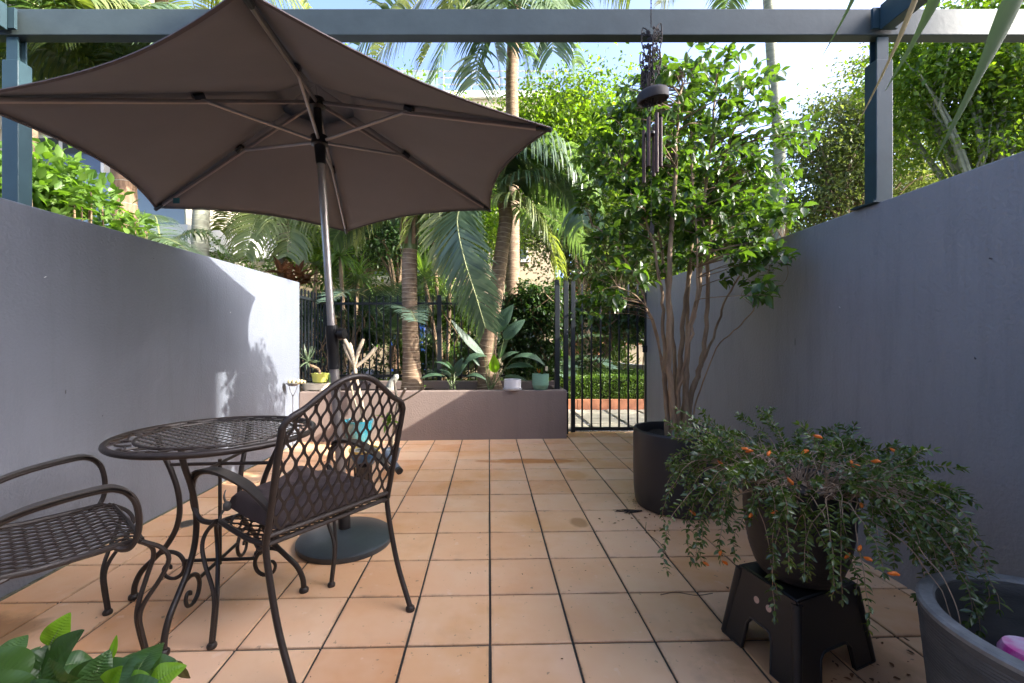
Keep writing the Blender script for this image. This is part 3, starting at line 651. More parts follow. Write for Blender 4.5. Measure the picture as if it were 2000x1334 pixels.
for pix in ([(800,440,5.25),(760,400,5.3),(700,410,5.4),(650,470,5.5)], [(800,440,5.25),(770,380,5.6),(720,400,5.9),(690,480,6.0)], [(803,440,5.25),(840,390,5.4),(880,420,5.5),(905,500,5.6)]):
    fp(p1, pix, .5, 44, 1.0, .4, .032, L_palm2 if pix[1][0] == 770 else L_palm)
# bright curtain of leaflets over the left wall, right of the grey palm
t9 = thing('palm_tree', 'low palm with bright hanging fronds over the far end of the left wall', 'palm tree', P(560,640,6.6))
tr, tp9 = palm_trunk(t9, [P(560,640,6.6), P(556,520,6.6), P(552,400,6.6)], .10, .09)
for pix in ([(552,395,6.6),(530,395,6.1),(500,430,5.7),(478,500,5.5)], [(552,395,6.6),(560,405,6.0),(565,440,5.8),(560,500,5.7)], [(552,395,6.6),(590,400,6.2),(618,430,6.0),(632,480,6.0)], [(552,395,6.6),(520,390,6.8),(470,410,7.0),(430,450,7.2)], [(552,390,6.6),(600,350,7),(660,360,7.2),(700,420,7.2)]):
    fp(t9, pix, .62, 44, 1.0, .35, .034, L_palm2)
# fronds low behind the left wall
t10 = thing('palm_tree', 'young palm with a dark arching frond just above the left wall', 'palm tree', P(330,700,5.0))
palm_trunk(t10, [P(330,700,5.0), P(325,600,5.0), P(322,540,5.0)], .06, .05, rings=False)
for pix in ([(322,540,5.0),(300,480,4.8),(265,452,4.6),(225,470,4.5)], [(322,540,5.0),(290,470,4.6),(330,468,4.3),(372,492,4.2),(400,520,4.2)], [(322,540,5.0),(340,470,5.2),(400,455,5.4),(450,500,5.5)], [(322,540,5),(310,450,5.4),(300,420,5.8),(280,430,6.2)]):
    fp(t10, pix, .34, 40, .6, .4, .022, L_palm)

# blue-green feathery palms just behind the fence
def clump_palm(label, base, fr, Lf, m, w=.021, n=74, dr=.25, vup=.35, fwd=.7, name='palm_tree', cat='palm tree'):
    t = thing(name, label, cat, base)
    obj('stem', MB().tube([base, Vector(base)+Vector((0,0,.35))], [.09,.07], 10), M_fibre, t)
    for q in fr:
        b = Vector(base)+Vector((0,0,.3)); frond(t, arc(b, R(q[0]), q[1], q[2], q[3], 7), Lf, n, dr, fwd, w, m, .011, vup, .14, seg=4)
    return t
for label, px_, y, z0, s, seed in (('feathery blue green date palm arching left behind the fence', 770, 6.5, .7, 2.1, 1), ('dark feathery date palm low behind the fence left of the ringed palm', 715, 7.6, .9, 2.0, 2), ('feathery date palm behind the fence beside the leaning palm', 905, 6.9, .2, 1.7, 3), ('dark feathery palm in the far corner behind the fence and left wall', 622, 8.0, .6, 2.1, 4), ('low feathery palm beneath the vine right of the leaning palm', 1040, 7.0, .1, 1.5, 5)):
    q = P(px_, 700, y); q.z = z0; rs = random.Random(seed)
    clump_palm(label, q, [(k*360/13+rs.uniform(-12,12), s*rs.uniform(.8,1.1), rs.uniform(35,75), rs.uniform(-40,-5)) for k in range(13)], .34, L_blue)
# palms over the right wall
for label, px_, y, z0, s, seed, m in (('bright green feather palm rising over the right wall left of the pergola post', 1640, 5.4, .7, 1.9, 7, L_palm2), ('feather palm with arching yellow green fronds over the right wall beside the post', 1800, 4.4, .75, 1.6, 8, L_palm2), ('feather palm low over the right wall behind the slender pale trunk', 1560, 7.0, .6, 2.0, 9, L_palm2), ('small feather palm high behind the potted tree', 1200, 11.5, 4.6, 1.6, 10, L_palm)):
    q = P(px_, 500, y); q.z = z0; rs = random.Random(seed)
    t = clump_palm(label, q, [(k*360/11+rs.uniform(-12,12), s*rs.uniform(.85,1.15), rs.uniform(45,78), rs.uniform(-45,-5)) for k in range(11)], s*.2, m, .018, 48, .3)
    if z0 > 2: obj('trunk', MB().tube([(q.x,q.y,0),(q.x,q.y,z0+.02)], .09, 10), M_trunk, t)

# strap-leaved dracaenas
def rosette(parent, c, n, L, w, m, e=(10,80), droop=1.0, name='leaves', kind='stuff', tip=.0):
    mb = MB()
    for k in range(n):
        a = k*2.39996+random.uniform(-.2,.2); el = R(random.uniform(*e)); l = L*random.uniform(.75,1.1)
        p = Vector(c); pts = [p.copy()]; 
        for j in range(5):
            ee = el-droop*(j/5)**1.3*R(75); p = p+Vector((math.cos(a)*math.cos(ee), math.sin(a)*math.cos(ee), math.sin(ee)))*(l/5); pts.append(p.copy())
        Sd = Vector((-math.sin(a), math.cos(a), 0)); vs = []; fs = []
        for j, q in enumerate(pts):
            ww = w*(.7+.5*math.sin(math.pi*j/5*.8))*(1-(j/5)**2.2)/2+.0006; vs += [q-Sd*ww+Vector((0,0,ww*.5)), q, q+Sd*ww+Vector((0,0,ww*.5))]
        for j in range(5): b = j*3; fs += [(b,b+1,b+4,b+3),(b+1,b+2,b+5,b+4)]
        mb.add(vs, fs)
    return obj(name, mb, m, parent, True, kind=kind)
def dracaena(label, base, heads, L=.5, w=.03, m=L_strap, n=46, name='dracaena', cat='dracaena'):
    t = thing(name, label, cat, base); tb = MB()
    for h in heads:
        h = Vector(h); b = Vector(base); tb.tube(spline([b, b.lerp(h,.4)+Vector((.05,0,.1)), h], 6), [.03]*12+[.02], 8)
    obj('stems', tb, M_bark, t)
    for h in heads: rosette(t, h, n, L, w, m, (-35,85), .9, 'leaf_rosette')
    return t
q = P(668, 700, 6.3); q.z = 0; dracaena('spiky dracaena with fine yellow green leaf heads right of the umbrella pole', q, [P(664,500,6.2), P(700,545,6.6), P(640,545,6.7)], .62, .03)
q = P(860, 700, 6.6); q.z = 0; dracaena('tall dracaena with long narrow leaves between the two planter palms', q, [P(845,470,6.5), P(880,520,6.7), P(828,540,6.3)], .66, .028, L_strap, 52)
q = P(590, 640, 6.2); q.z = 0; dracaena('spiky green dracaena behind the far end of the left wall', q, [P(552,500,6.3), P(618,520,6.4)], .45, .03, L_strap, 40)
t = thing('bromeliad', 'red brown bromeliad cluster perched above the end of the left wall', 'bromeliad', P(575,560,5.25))
for k, (x, y) in enumerate(((548,535),(562,548),(583,540),(578,560),(596,552))):
    rosette(t, P(x,y,5.2+.1*k), 16, .24, .06, L_brom, (5,75), .5, 'leaf_rosette')
obj('stem', MB().tube([P(575,700,5.3), P(575,560,5.3)], .04, 8), M_bark, t)

# broadleaf trees
def tree(label, base, trunk_top, blobs, n, ls, m, name='garden_tree', tr=.12, limbs=26, wr=.55, spread=.34, mbk=M_bark, per=34, trunks=None):
    base = Vector(base); tt = Vector(trunk_top); t = thing(name, label, 'tree', base)
    tb = MB(); tb.tube(spline([base, base.lerp(tt,.5)+Vector((.08,.05,0)), tt], 6), [tr*(1-.35*k/12) for k in range(13)], 10)
    vols = np.array([b[3]*b[4]*b[5] for b in blobs]); vols = vols/vols.sum(); K = max(10, n//per)
    idx = RNG.choice(len(blobs), K, p=vols); d = norm(RNG.normal(0,1,(K,3)))*(RNG.random((K,1))**.42)
    C = np.array([b[:3] for b in blobs])[idx]+d*np.array([b[3:6] for b in blobs])[idx]
    for k in range(min(limbs, K)):
        c = Vector(C[k]); mid = tt.lerp(c, .5)+Vector((random.uniform(-.2,.2), random.uniform(-.2,.2), .15)); a0 = base.lerp(tt, random.uniform(.75,1))
        r = tr*.5*random.uniform(.4,.9); tb.tube(spline([a0, mid, c], 5), [r*(1-.85*q/10) for q in range(11)], 6)
        for j in range(3):
            c2 = Vector(C[RNG.integers(K)]); 
            if (c2-c).length < 1.4: tb.tube([mid.lerp(c,.4), c.lerp(c2,.5)+Vector((0,0,.08)), c2], [r*.35,r*.25,r*.1], 5)
    obj('trunk', tb, mbk, t)
    ii = RNG.integers(0, K, n); s = spread*(.6+.8*RNG.random((n,1)))
    p = C[ii]+RNG.normal(0,1,(n,3))*s*np.array([1,1,.55]); dd = norm(p-C[ii])*.6+rdir(n)*.7+np.array([0,0,-.35])
    V, Fc = scatter(p, dd, RNG.uniform(ls*.7,ls*1.25,n), wr); npobj('crown', V, Fc, m, t, 'stuff'); return t
def T(px_, py, y): return tuple(P(px_, py, y))
def B_(px_, py, y, rx, ry, rz): return (*T(px_,py,y), rx, ry, rz)
q = P(1105,620,9); q.z = 0
tree('bright green fine leaved tree behind the right end of the fence', q, P(1100,400,9), [B_(1060,250,9,.8,.8,.9), B_(1150,230,9,.8,.8,.9), B_(1120,330,9,1.3,1,1.0), B_(1200,420,9,1.2,1,1.2)], 36000, .095, L_tree, tr=.09)
q = P(1150,640,8.4); q.z = 0
tree('low multi trunked tree with pale limbs behind the gate', q, P(1130,520,8.4), [B_(1120,470,8.6,.9,.7,.6), B_(1200,540,8.6,.9,.7,.7), B_(1270,480,9,1.2,.8,1.2)], 24000, .08, L_olive, tr=.1, limbs=16)
q = P(1700,600,9); q.z = 0
tree('pale olive tree showing sky through its crown left of the right post', q, P(1660,440,9), [B_(1640,280,9.4,1.1,1,1.1), B_(1720,200,9.4,.9,1,1.2), B_(1600,380,9.4,1.0,1,.9), B_(1740,340,9.4,1.4,1,1.2)], 24000, .095, L_olive, tr=.11, spread=.19, limbs=40, per=50)
q = P(1960,600,7); q.z = 0
tree('big lime green tree spreading above the right wall beyond the post', q, P(1930,420,7), [B_(1860,140,7,1.1,1,.8), B_(1980,110,6.6,1.3,1,.9), B_(2100,160,7,1.2,1,1.3), B_(1850,250,7.2,1.0,1,.8), B_(2000,270,7,1.3,1,.8), B_(1780,160,7.4,.7,.8,.8), B_(1920,30,6.6,1.1,1,.6)], 27000, .095, L_tree, tr=.12, limbs=70, spread=.17, per=60, mbk=M_trunk_pale)
q = P(1500,600,12); q.z = 0
tree('large round tree far behind the potted tree', q, P(1480,450,12), [B_(1380,430,12,2,1.4,1.6), B_(1520,480,12,1.6,1.4,1.2), B_(1300,380,12,1.5,1.2,1.6)], 28000, .12, L_tree, tr=.15, spread=.34)
q = P(690,640,10); q.z = 0
tree('dark shady tree with dense crown behind the dracaena', q, P(700,520,10), [B_(660,470,10.5,1.5,1,.9), B_(760,450,10.5,1.6,1,1.0), B_(860,440,10.5,1.5,1,.9), B_(720,380,10.5,1.5,1,1)], 32000, .11, L_tree, tr=.16)
q = P(770,640,7.9); q.z = 0
tree('branching grey barked tree with dark leaves behind the ringed palm', q, P(775,560,7.9), [B_(740,470,8.2,.8,.6,.4), B_(800,440,8.2,.8,.6,.5)], 14000, .07, L_dark, tr=.09, limbs=10)
q = P(2120,600,11); q.z = 0
tree('tall background tree at the far right edge', q, P(2100,400,11), [B_(2050,330,11,2.2,1.4,1.6), B_(1880,380,11,2.2,1.4,1.0)], 30000, .12, L_olive, tr=.15, spread=.3)
q = P(905,640,12.5); q.z = 0
tree('tall leafy tree standing close against the sandstone apartment block', q, P(900,430,12.5), [B_(880,330,12.8,1.8,1,1.6), B_(980,420,12.8,1.6,1,1.4), B_(800,260,13.2,1.6,1,1.5), B_(1040,300,13,1.3,1,1.2), B_(640,420,13,2.0,1,1.4)], 36000, .13, L_tree, tr=.16, spread=.4)
# bushes: low mounds of leaves
def bush(label, blobs, n, ls, m, wr=.55, name='shrub', kind='quad', stems=14, spread=.12, up=.3):
    c0 = Vector(blobs[0][:3]); base = Vector((c0.x, c0.y, 0)); t = thing(name, label, 'shrub', base); tb = MB()
    for k in range(stems):
        b = blobs[k % len(blobs)]; e = Vector(b[:3])+Vector((random.uniform(-.7,.7)*b[3], random.uniform(-.7,.7)*b[4], random.uniform(-.3,.7)*b[5]))
        s0 = Vector((e.x*.5+b[0]*.5, e.y*.5+b[1]*.5, 0)); tb.tube(spline([s0, s0.lerp(e,.5)+Vector((.05,0,.05)), e], 4), [.014]*5+[.009]*3+[.005], 5)
    obj('stems', tb, M_twig, t)
    K = max(8, n//12); v = np.array([b[3]*b[4]*b[5] for b in blobs]); ix = RNG.choice(len(blobs), K, p=v/v.sum())
    C = np.array([b[:3] for b in blobs])[ix]+norm(RNG.normal(0,1,(K,3)))*(RNG.random((K,1))**.35)*np.array([b[3:6] for b in blobs])[ix]
    ii = RNG.integers(0,K,n); off = rdir(n, up); p = C[ii]+off*ls*.5
    V, Fc = scatter(p+RNG.normal(0,spread*.3,(n,3)), off+rdir(n)*.3, RNG.uniform(ls*.7,ls*1.2,n), wr, kind); npobj('foliage', V, Fc, m, t, 'stuff'); return t
bush('bright green leafy shrub growing over the left wall beside the pergola post', [B_(120,372,3.3,.28,.3,.17), B_(185,412,3.6,.28,.25,.14), B_(60,380,3.1,.3,.3,.22), B_(-30,360,3.0,.35,.3,.25), B_(110,335,3.4,.15,.2,.14), B_(225,440,4.0,.25,.25,.10)], 2300, .092, L_bright, .5, kind='oval', stems=26)
bush('fern green understorey shrub behind the left part of the fence', [B_(620,690,6.5,.5,.3,.3), B_(700,650,7.2,.6,.3,.3), B_(650,610,7.3,.5,.3,.3)], 11000, .075, L_dark)
bush('leafy understorey shrub behind the fence between the palms', [B_(850,700,7.0,.9,.3,.25), B_(900,620,7.4,.6,.3,.4), B_(840,590,8,.7,.3,.5)], 13000, .075, L_hedge)
bush('dark leafy shrub beyond the gate below the vine', [B_(1180,650,9.5,.8,.4,.5), B_(1240,620,9.2,.6,.4,.6), B_(1130,620,9.0,.5,.4,.7)], 12000, .075, L_hedge)
bush('yellow green strappy plant in the bed beyond the gate', [B_(1150,715,9.6,.25,.2,.16), B_(1195,708,9.5,.2,.2,.16), B_(1215,716,9.2,.2,.2,.12)], 700, .22, L_strap, .14, up=1.0, name='bed_plant')
bush('dense mass of shrubs under the trees right of the gate', [B_(1400,600,7.5,1.4,.6,.9), B_(1560,580,7.5,1.4,.6,.7), B_(1300,560,8.5,.9,.6,.9)], 12000, .07, L_tree)
bush('leafy shrubs along the back of the garden at the left', [B_(480,560,8,1.2,.6,.9), B_(330,560,7.5,1.4,.6,.8), B_(180,540,7,1.4,.6,.8)], 10000, .07, L_hedge)
hedge(-14,16,30,31.5,0,5.5,42000,'tall far hedge of trees closing the garden behind the buildings',L_tree,.22,'tree_screen')

# climbing vine on fence and gate
def vine(label, boxes, n, ls, m=L_dark):
    b = boxes[0]; t = thing('climbing_vine', label, 'vine', (b[0], b[2], 0)); tb = MB()
    for k in range(46):
        q = random.choice(boxes); pts = [Vector((random.uniform(q[0],q[1]), random.uniform(q[2],q[3]), q[4]+.02))]
        for j in range(6): pts.append(pts[-1]+Vector((random.uniform(-.12,.12), random.uniform(-.03,.03), (q[5]-q[4])/6.5)))
        for p in pts: p.y = min(max(p.y, q[2]), q[3])
        tb.tube(spline(pts,3), .005, 4)
    obj('stems', tb, M_twig, t)
    w = np.array([(q[1]-q[0])*(q[5]-q[4])*q[6] for q in boxes]); K = n//9; ix = RNG.choice(len(boxes), K, p=w/w.sum()); A_ = np.array([q[:6] for q in boxes])[ix]
    C = A_[:,[0,2,4]]+RNG.random((K,3))*(A_[:,[1,3,5]]-A_[:,[0,2,4]]); ii = RNG.integers(0,K,n); o = rdir(n,-.1)
    V, Fc = scatter(C[ii]+o*.035+RNG.normal(0,.012,(n,3)), o+np.array([0,-.3,-.3]), RNG.uniform(ls*.7,ls*1.25,n), .5, 'oval')
    npobj('foliage', V, Fc, m, t, 'stuff')
    return t
def bx(px0,px1,y,py0,py1,dy=.12,dens=1): return (P(px0,0,y).x, P(px1,0,y).x, y-dy, y+dy, P(0,py1,y).z, P(0,py0,y).z, dens)
vine('dense dark green climbing vine smothering the right end of the fence', [bx(1010,1092,5.62,555,640,.14,1.5), bx(985,1092,5.62,575,735,.10,.9), bx(985,1030,5.65,570,690,.1,.7), bx(870,985,5.75,570,730,.08,.16)], 7800, .062)
vine('climbing vine trailing over the top of the gate', [bx(1112,1280,5.26,572,640,.10,1.1), bx(1122,1170,5.26,600,720,.05,.5), bx(1200,1282,5.26,580,665,.09,.8)], 3000, .06)
vine('dark creeper thinly covering the fence left of the ringed palm', [bx(590,780,5.75,600,740,.06,.5), bx(588,640,5.6,640,750,.2,.7)], 1500, .05)
# ================================================================== FURNITURE
# --- umbrella
ub = Vector((-.797, 2.372, 0)); un = Vector((-.0596, -.0165, 1)).normalized(); uL, uR, ud, urot = 2.486, 1.262, .452, .2224
uu = (Vector((1,0,0))-un*un.x).normalized(); uv = un.cross(uu)
um = thing('patio_umbrella', 'open taupe six sided patio umbrella standing behind the bistro chair', 'umbrella', ub)
def UP(k): return ub+un*k
apex = UP(uL)
def rimp(t, r, d): return apex-un*d+(uu*math.cos(t)+uv*math.sin(t))*r
angs = [R(-30+60*k)+urot for k in range(6)]
obj('base', MB().lathe([(.001,0),(.252,0),(.258,.012),(.256,.028),(.245,.036),(.15,.058),(.07,.075),(.001,.078)], ub, 56), M_base, um)
obj('base_socket', MB().tube([UP(.06), UP(.09), UP(.36), UP(.37)], [.034,.033,.031,.028], 20), M_blackpl, um)
obj('pole', MB().tube([UP(.38), UP(1.0)], .0245, 20), M_alu, um); obj('pole', MB().tube([UP(1.135), UP(2.22)], .0205, 20), M_alu, um)
cl = obj('tilt_collar', MB().tube([UP(.96), UP(1.07), UP(1.075), UP(1.20)], [.030,.030,.033,.033], 20), M_blackpl, um)
obj('tilt_knob', MB().tube([UP(1.155)+Vector((.03,-.01,0)), UP(1.155)+Vector((.045,-.012,0)), UP(1.155)+Vector((.047,-.012,0)), UP(1.155)+Vector((.075,-.016,0))], [.014,.014,.034,.030], 16), M_blackpl, cl)
obj('runner', MB().tube([UP(uL-.40), UP(uL-.30), UP(uL-.295), UP(uL-.25)], [.026,.030,.045,.045], 18), M_blackpl, um)
obj('top_hub', MB().tube([UP(uL-.27), UP(uL-.10), UP(uL-.09), UP(uL-.045)], [.021,.021,.045,.04], 18), M_blackpl, um)
def canopy_grid(r0, r1, inset, lift=0, ns=12, nr=14):
    out = []
    for k in range(6):
        t0, t1 = angs[k], angs[(k+1)%6]+(2*math.pi if k == 5 else 0); a, b = rimp(t0, 1, 0)-apex, rimp(t1, 1, 0)-apex; vs = []
        for j in range(nr+1):
            q = r0+(r1-r0)*j/nr
            for i in range(ns+1):
                s = i/ns; m = 4*s*(1-s); c = a.lerp(b, s); rr = q*(1-inset*m*q*q)
                z = -ud*q*(1.0)+lift+ .030*m*q*(1-q*.6)*(-1)+.035*m*q*q
                vs.append(apex+c*rr*uR+un*z)
        out.append((vs, [(j*(ns+1)+i, j*(ns+1)+i+1, (j+1)*(ns+1)+i+1, (j+1)*(ns+1)+i) for j in range(nr) for i in range(ns)]))
    return out
for vs, fs in canopy_grid(.17, 1.0, .085): 
    o = obj('canopy_panel', MB().add(vs, fs), M_canopy, um); sd = o.modifiers.new('cloth', 'SOLIDIFY'); sd.thickness = .002
vt = MB()
for vs, fs in canopy_grid(.0, .26, .06, .035, 6, 4): vt.add(vs, fs)
obj('vent_cap', vt, M_canopy, um).modifiers.new('cloth', 'SOLIDIFY').thickness = .002
hb = MB()
for vs, fs in canopy_grid(.0, 1.0, .085): hb.ribbon([v-un*.004 for v in vs[-13:]], un, .012, .004)
obj('hem', hb, mat('canvas_hem', (.10,.08,.077), .85), um)
for t in angs:
    tip = rimp(t, uR, ud+.012); r0 = rimp(t, .04, .075)
    rb = obj('rib', MB().tube([r0, tip], .0085, 8, flat=1.3), M_rib, um)
    jp = rimp(t, .55, .225); jt = r0.lerp(tip, .43)
    st = obj('strut', MB().tube([UP(uL-.275)+(uu*math.cos(t)+uv*math.sin(t))*.042, jp], .0088, 8), M_alu, um)
    obj('joint', MB().tube([jp+(tip-r0).normalized()*-.022+un*.012, jp+(tip-r0).normalized()*.022+un*.004], .017, 8), M_blackpl, rb)
    obj('tip_cap', MB().tube([tip-(tip-r0).normalized()*.07, tip+(tip-r0).normalized()*.004], .012, 8), M_blackpl, rb)
tg = rimp(angs[4-1+0], 1.08, ud*.93)  # little teal care label on the left rib
obj('care_label', MB().box((tg.x-.02,tg.y-.001,tg.z-.035), (tg.x+.02,tg.y+.001,tg.z)), mat('teal_label', (.02,.12,.15), .7), um, False)

# --- woven iron lattice: rows of wavy flat strands touching crest to trough
def lattice(mb, fpos, u0, u1, v0, v1, pu, pv, w, clip=None, th=.0035, seg=8):
    """fpos(u, v) -> (point, normal); strands run along v"""
    n = int(round((u1-u0)/(pu/2))); h = (u1-u0)/n
    for k in range(n+1):
        uc = u0+k*h; sg = 1 if k % 2 else -1; m = int((v1-v0)/pv*seg); run = []; nr = []
        for j in range(m+1):
            v = v0+(v1-v0)*j/m; ph = 2*math.pi*(v-v0)/pv; wv = math.cos(ph); wv = math.copysign(abs(wv)**.75, wv)
            u = min(u1, max(u0, uc+sg*h*.43*wv))
            if clip and not clip(u, v):
                if len(run) > 2: mb.ribbon(run, nr, w, th)
                run, nr = [], []; continue
            p, q = fpos(u, v); run.append(p); nr.append(q)
        if len(run) > 2: mb.ribbon(run, nr, w, th)

# --- armchairs
def make_chair(label, fl, frt, reach=1.0, group='wrought iron garden armchairs'):
    c = thing('garden_armchair', label, 'chair', (0,0,0), group)
    HW, SH_, D = .262, .42, .385
    leanf = lambda z: -.10*max(0,(z-.42))/.4*(1)          # backward lean
    def bp(u, z): return Vector((u, leanf(z), z))
    top = [(-.262,.80),(-.258,.835),(-.235,.862),(-.19,.885),(-.14,.922),(-.07,.967),(0,.982),(.07,.967),(.14,.922),(.19,.885),(.235,.862),(.258,.835),(.262,.80)]
    ts = [(-.262,.43),(-.262,.60)]+top+[(.262,.60),(.262,.43)]
    obj('back_frame', MB().tube(spline([bp(*q) for q in ts], 5), .0115, 10), M_iron, c)
    obj('back_rail', MB().tube([bp(-.262,.455), bp(.262,.455)], .0095, 8), M_iron, c)
    tx = [q[0] for q in top]; tz = [q[1] for q in top]
    def clip(u, v): return v <= np.interp(u, tx, tz)-.004 and abs(u) <= .258
    bn = Vector((0,-1,-.25)).normalized(); mb = MB()
    lattice(mb, lambda u, v: (bp(u, v), bn), -.252, .252, .458, .985, .0458, .094, .0085, clip, .004)
    obj('back_lattice', mb, M_iron, c, True, kind='stuff')
    def sz(u, v): q = max(0, (v-.30)/.085); return .420-.014*math.sin(math.pi*min(1, v/.34))-.012*q*q+.004*(u/.26)**2
    obj('seat_frame', MB().tube([(-HW,0,.425),(-HW,.12,sz(HW,.12)),(-HW,.25,sz(HW,.25)),(-HW,.345,.418),(-HW+.03,D,.404),(0,D+.004,.404),(HW-.03,D,.404),(HW,.345,.418),(HW,.25,sz(HW,.25)),(HW,.12,sz(HW,.12)),(HW,0,.425),(-HW,0,.425)], .0095, 8), M_iron, c)
    mb = MB(); lattice(mb, lambda u, v: (Vector((u,v,sz(u,v))), Vector((0,0,1))), -.252, .252, .004, .380, .040, .066, .0080, None, .0035)
    obj('seat_lattice', mb, M_iron, c, True, kind='stuff')
    for sx in (-1, 1):
        # arm: flat strap on the forearm flowing into a round bar that loops down to the seat corner
        ar = [(-.262,-.022,.545),(-.275,.10,.598),(-.292,.26,.622),(-.302,.39,.612),(-.306,.462,.575),(-.304,.492,.515),(-.300,.488,.455),(-.292,.452,.413),(-.276,.41,.405),(-.262,.375,.412)]
        ar = [(x*-sx, y if y < .26 else .26+(y-.26)*reach, z) for x, y, z in ar]; sp = spline(ar, 6)
        o = obj('arm', MB().tube(sp, .010, 8), M_iron, c)
        k = 25; nr = [Vector((0,-.35,1)) if i < 4 else Vector(((sp[min(i+1,k)]-sp[i-1]).cross(Vector((1,0,0))))) for i in range(k)]
        nr = [q if q.z > 0 else -q for q in nr]
        wd = [.012+.030*min(1, i/6)*min(1, (k-1-i)/3+.25) for i in range(k)]
        obj('arm_strap', MB().ribbon([p+Vector((0,0,.0115)) for p in sp[:k]], nr, wd, .004), M_strap, o)
        # front leg: two rods bowing forward and joining above the foot
        fx, fy = fl if sx < 0 else frt; x0, y0 = sx*.262, .375
        for dd in (-.021, .021):
            pts = []
            for z, bow, sep in ((.412,0,.4),(.375,.045,1),(.33,.058,1.5),(.27,.035,1.3),(.20,.0,.55),(.15,-.012,.28),(.09,-.006,.25),(.03,.004,.22),(.012,.006,.2)):
                t = 1-z/.412; pts.append((x0+(fx-x0)*t-sx*0+dd*sep, y0+(fy-y0)*t+bow+(dd*sep*.5), z))
            if dd < 0: lg = obj('leg', MB().tube(spline(pts,4), .0078, 8), M_iron, c)
            else: obj('leg_rod', MB().tube(spline(pts,4), .0078, 8), M_iron, lg)
        obj('foot', MB().lathe([(.001,0),(.016,0),(.0175,.006),(.0165,.012),(.012,.018),(.001,.020)], (fx,fy+.006,0), 14), M_iron, lg)
        # rear leg: straight bar continuing the back post
        rx, ry = sx*.252, -.155
        lg = obj('leg', MB().tube(spline([(sx*.262,.004,.46),(sx*.261,-.010,.36),(sx*.257,-.07,.17),(rx,ry,.012)],5), .0112, 10), M_iron, c)
        obj('foot', MB().lathe([(.001,0),(.018,0),(.0195,.006),(.0185,.013),(.013,.019),(.001,.021)], (rx,ry,0), 14), M_iron, lg)
        obj('side_link', MB().tube(spline([(sx*.262,.0,.418),(sx*.268,.03,.405),(sx*.262,.07,.412)],4), .007, 6), M_iron, c)
    return c
c1 = make_chair('wrought iron lattice armchair with camel back in front, holding the plum cushion', (-.32,.265), (.165,.257))
c1.location = (-.598,1.648,0); c1.rotation_euler.z = R(54.2)
c2 = make_chair('wrought iron lattice armchair cut off by the left edge, seat bare', (-.15,.345), (.27,.385), .45)
c2.location = (-1.663,1.372,0); c2.rotation_euler.z = R(-39.8)

# cushion on chair 1
def cushion():
    t = thing('seat_cushion', 'plum brown tufted cushion with tie straps lying on the front chair seat', 'cushion', (0,0,0)); nx, ny = 30, 26; vs = []; hw, hd = .228, .19
    for side in (1, -1):
        for j in range(ny+1):
            for i in range(nx+1):
                u, v = -1+2*i/nx, -1+2*j/ny; ex = (1-abs(u)**7)**.5*(1-abs(v)**7)**.5
                tf = sum(math.exp(-(((u-a)**2+(v-b)**2)/.014)) for a in (-.5,0,.5) for b in (-.45,.45)); cr = .006*math.sin(u*9+2*v)*math.sin(v*7)
                z = (.062*ex-.034*tf*(ex)+cr*ex) if side > 0 else -.024*ex
                bump = .045*math.exp(-((u-.15)**2/.07+(v-.7)**2/.06))+.012*math.exp(-((u+.95)**2/.05)) if side > 0 else 0
                vs.append((u*hw*(1+.03*math.cos(v*2)), .195+v*hd, .462+z+bump*ex))
    N = (nx+1)*(ny+1); fs = [(j*(nx+1)+i, j*(nx+1)+i+1, (j+1)*(nx+1)+i+1, (j+1)*(nx+1)+i) for j in range(ny) for i in range(nx)]
    mb = MB().add(vs, fs+[tuple(N+q for q in reversed(f)) for f in fs]); obj('pad', mb, M_cushion, t)
    pp = [( -hw*.99,.015,.462),(-hw*.99,.37,.462),(hw*.99,.37,.462),(hw*.99,.015,.462),(-hw*.99,.015,.462)]
    for sx in (-1, 1):
        kb = obj('tie', MB().ball((sx*.235,.352,.468), .016, 8, (1,1.2,1.2)).ribbon(spline([(sx*.235,.352,.47),(sx*.25,.36,.445),(sx*.262,.355,.425),(sx*.27,.345,.40)],4), Vector((1,0,.2)), .012, .003).ribbon(spline([(sx*.235,.352,.47),(sx*.238,.372,.50),(sx*.228,.385,.52)],4), Vector((1,0,.2)), .016, .004), mat('cushion_tie', (.10,.095,.09), .8), t)
    return t
cu = cushion(); cu.location = c1.location; cu.rotation_euler.z = c1.rotation_euler.z

# --- bistro table
tc = Vector((-1.178, 1.868, 0)); tb_ = thing('bistro_table', 'round wrought iron bistro table with lattice top between the two armchairs', 'table', tc)
TR, TZ = .392, .712
def circ(r, z, n=64): return [tc+Vector((r*math.cos(2*math.pi*k/n), r*math.sin(2*math.pi*k/n), z)) for k in range(n+1)]
obj('top_rim', MB().tube(circ(TR-.011, TZ-.004), .0125, 10, cap=False), M_iron, tb_)
obj('inner_ring', MB().tube(circ(.292, TZ), .0058, 8, cap=False), M_iron, tb_)
mb = MB(); lattice(mb, lambda u, v: (tc+Vector((u*math.cos(.5)-v*math.sin(.5), u*math.sin(.5)+v*math.cos(.5), TZ)), Vector((0,0,1))), -.288, .288, -.288, .288, .036, .060, .0066, lambda u, v: u*u+v*v < .2885**2, .003)
obj('top_lattice', mb, M_strap, tb_, True, kind='stuff')
vn = MB(); lf = MB()
vn.tube([tc+Vector(((.337+.014*math.sin(k*math.pi/4))*math.cos(k*math.pi/48), (.337+.014*math.sin(k*math.pi/4))*math.sin(k*math.pi/48), TZ-.002)) for k in range(97)], .004, 6, cap=False)
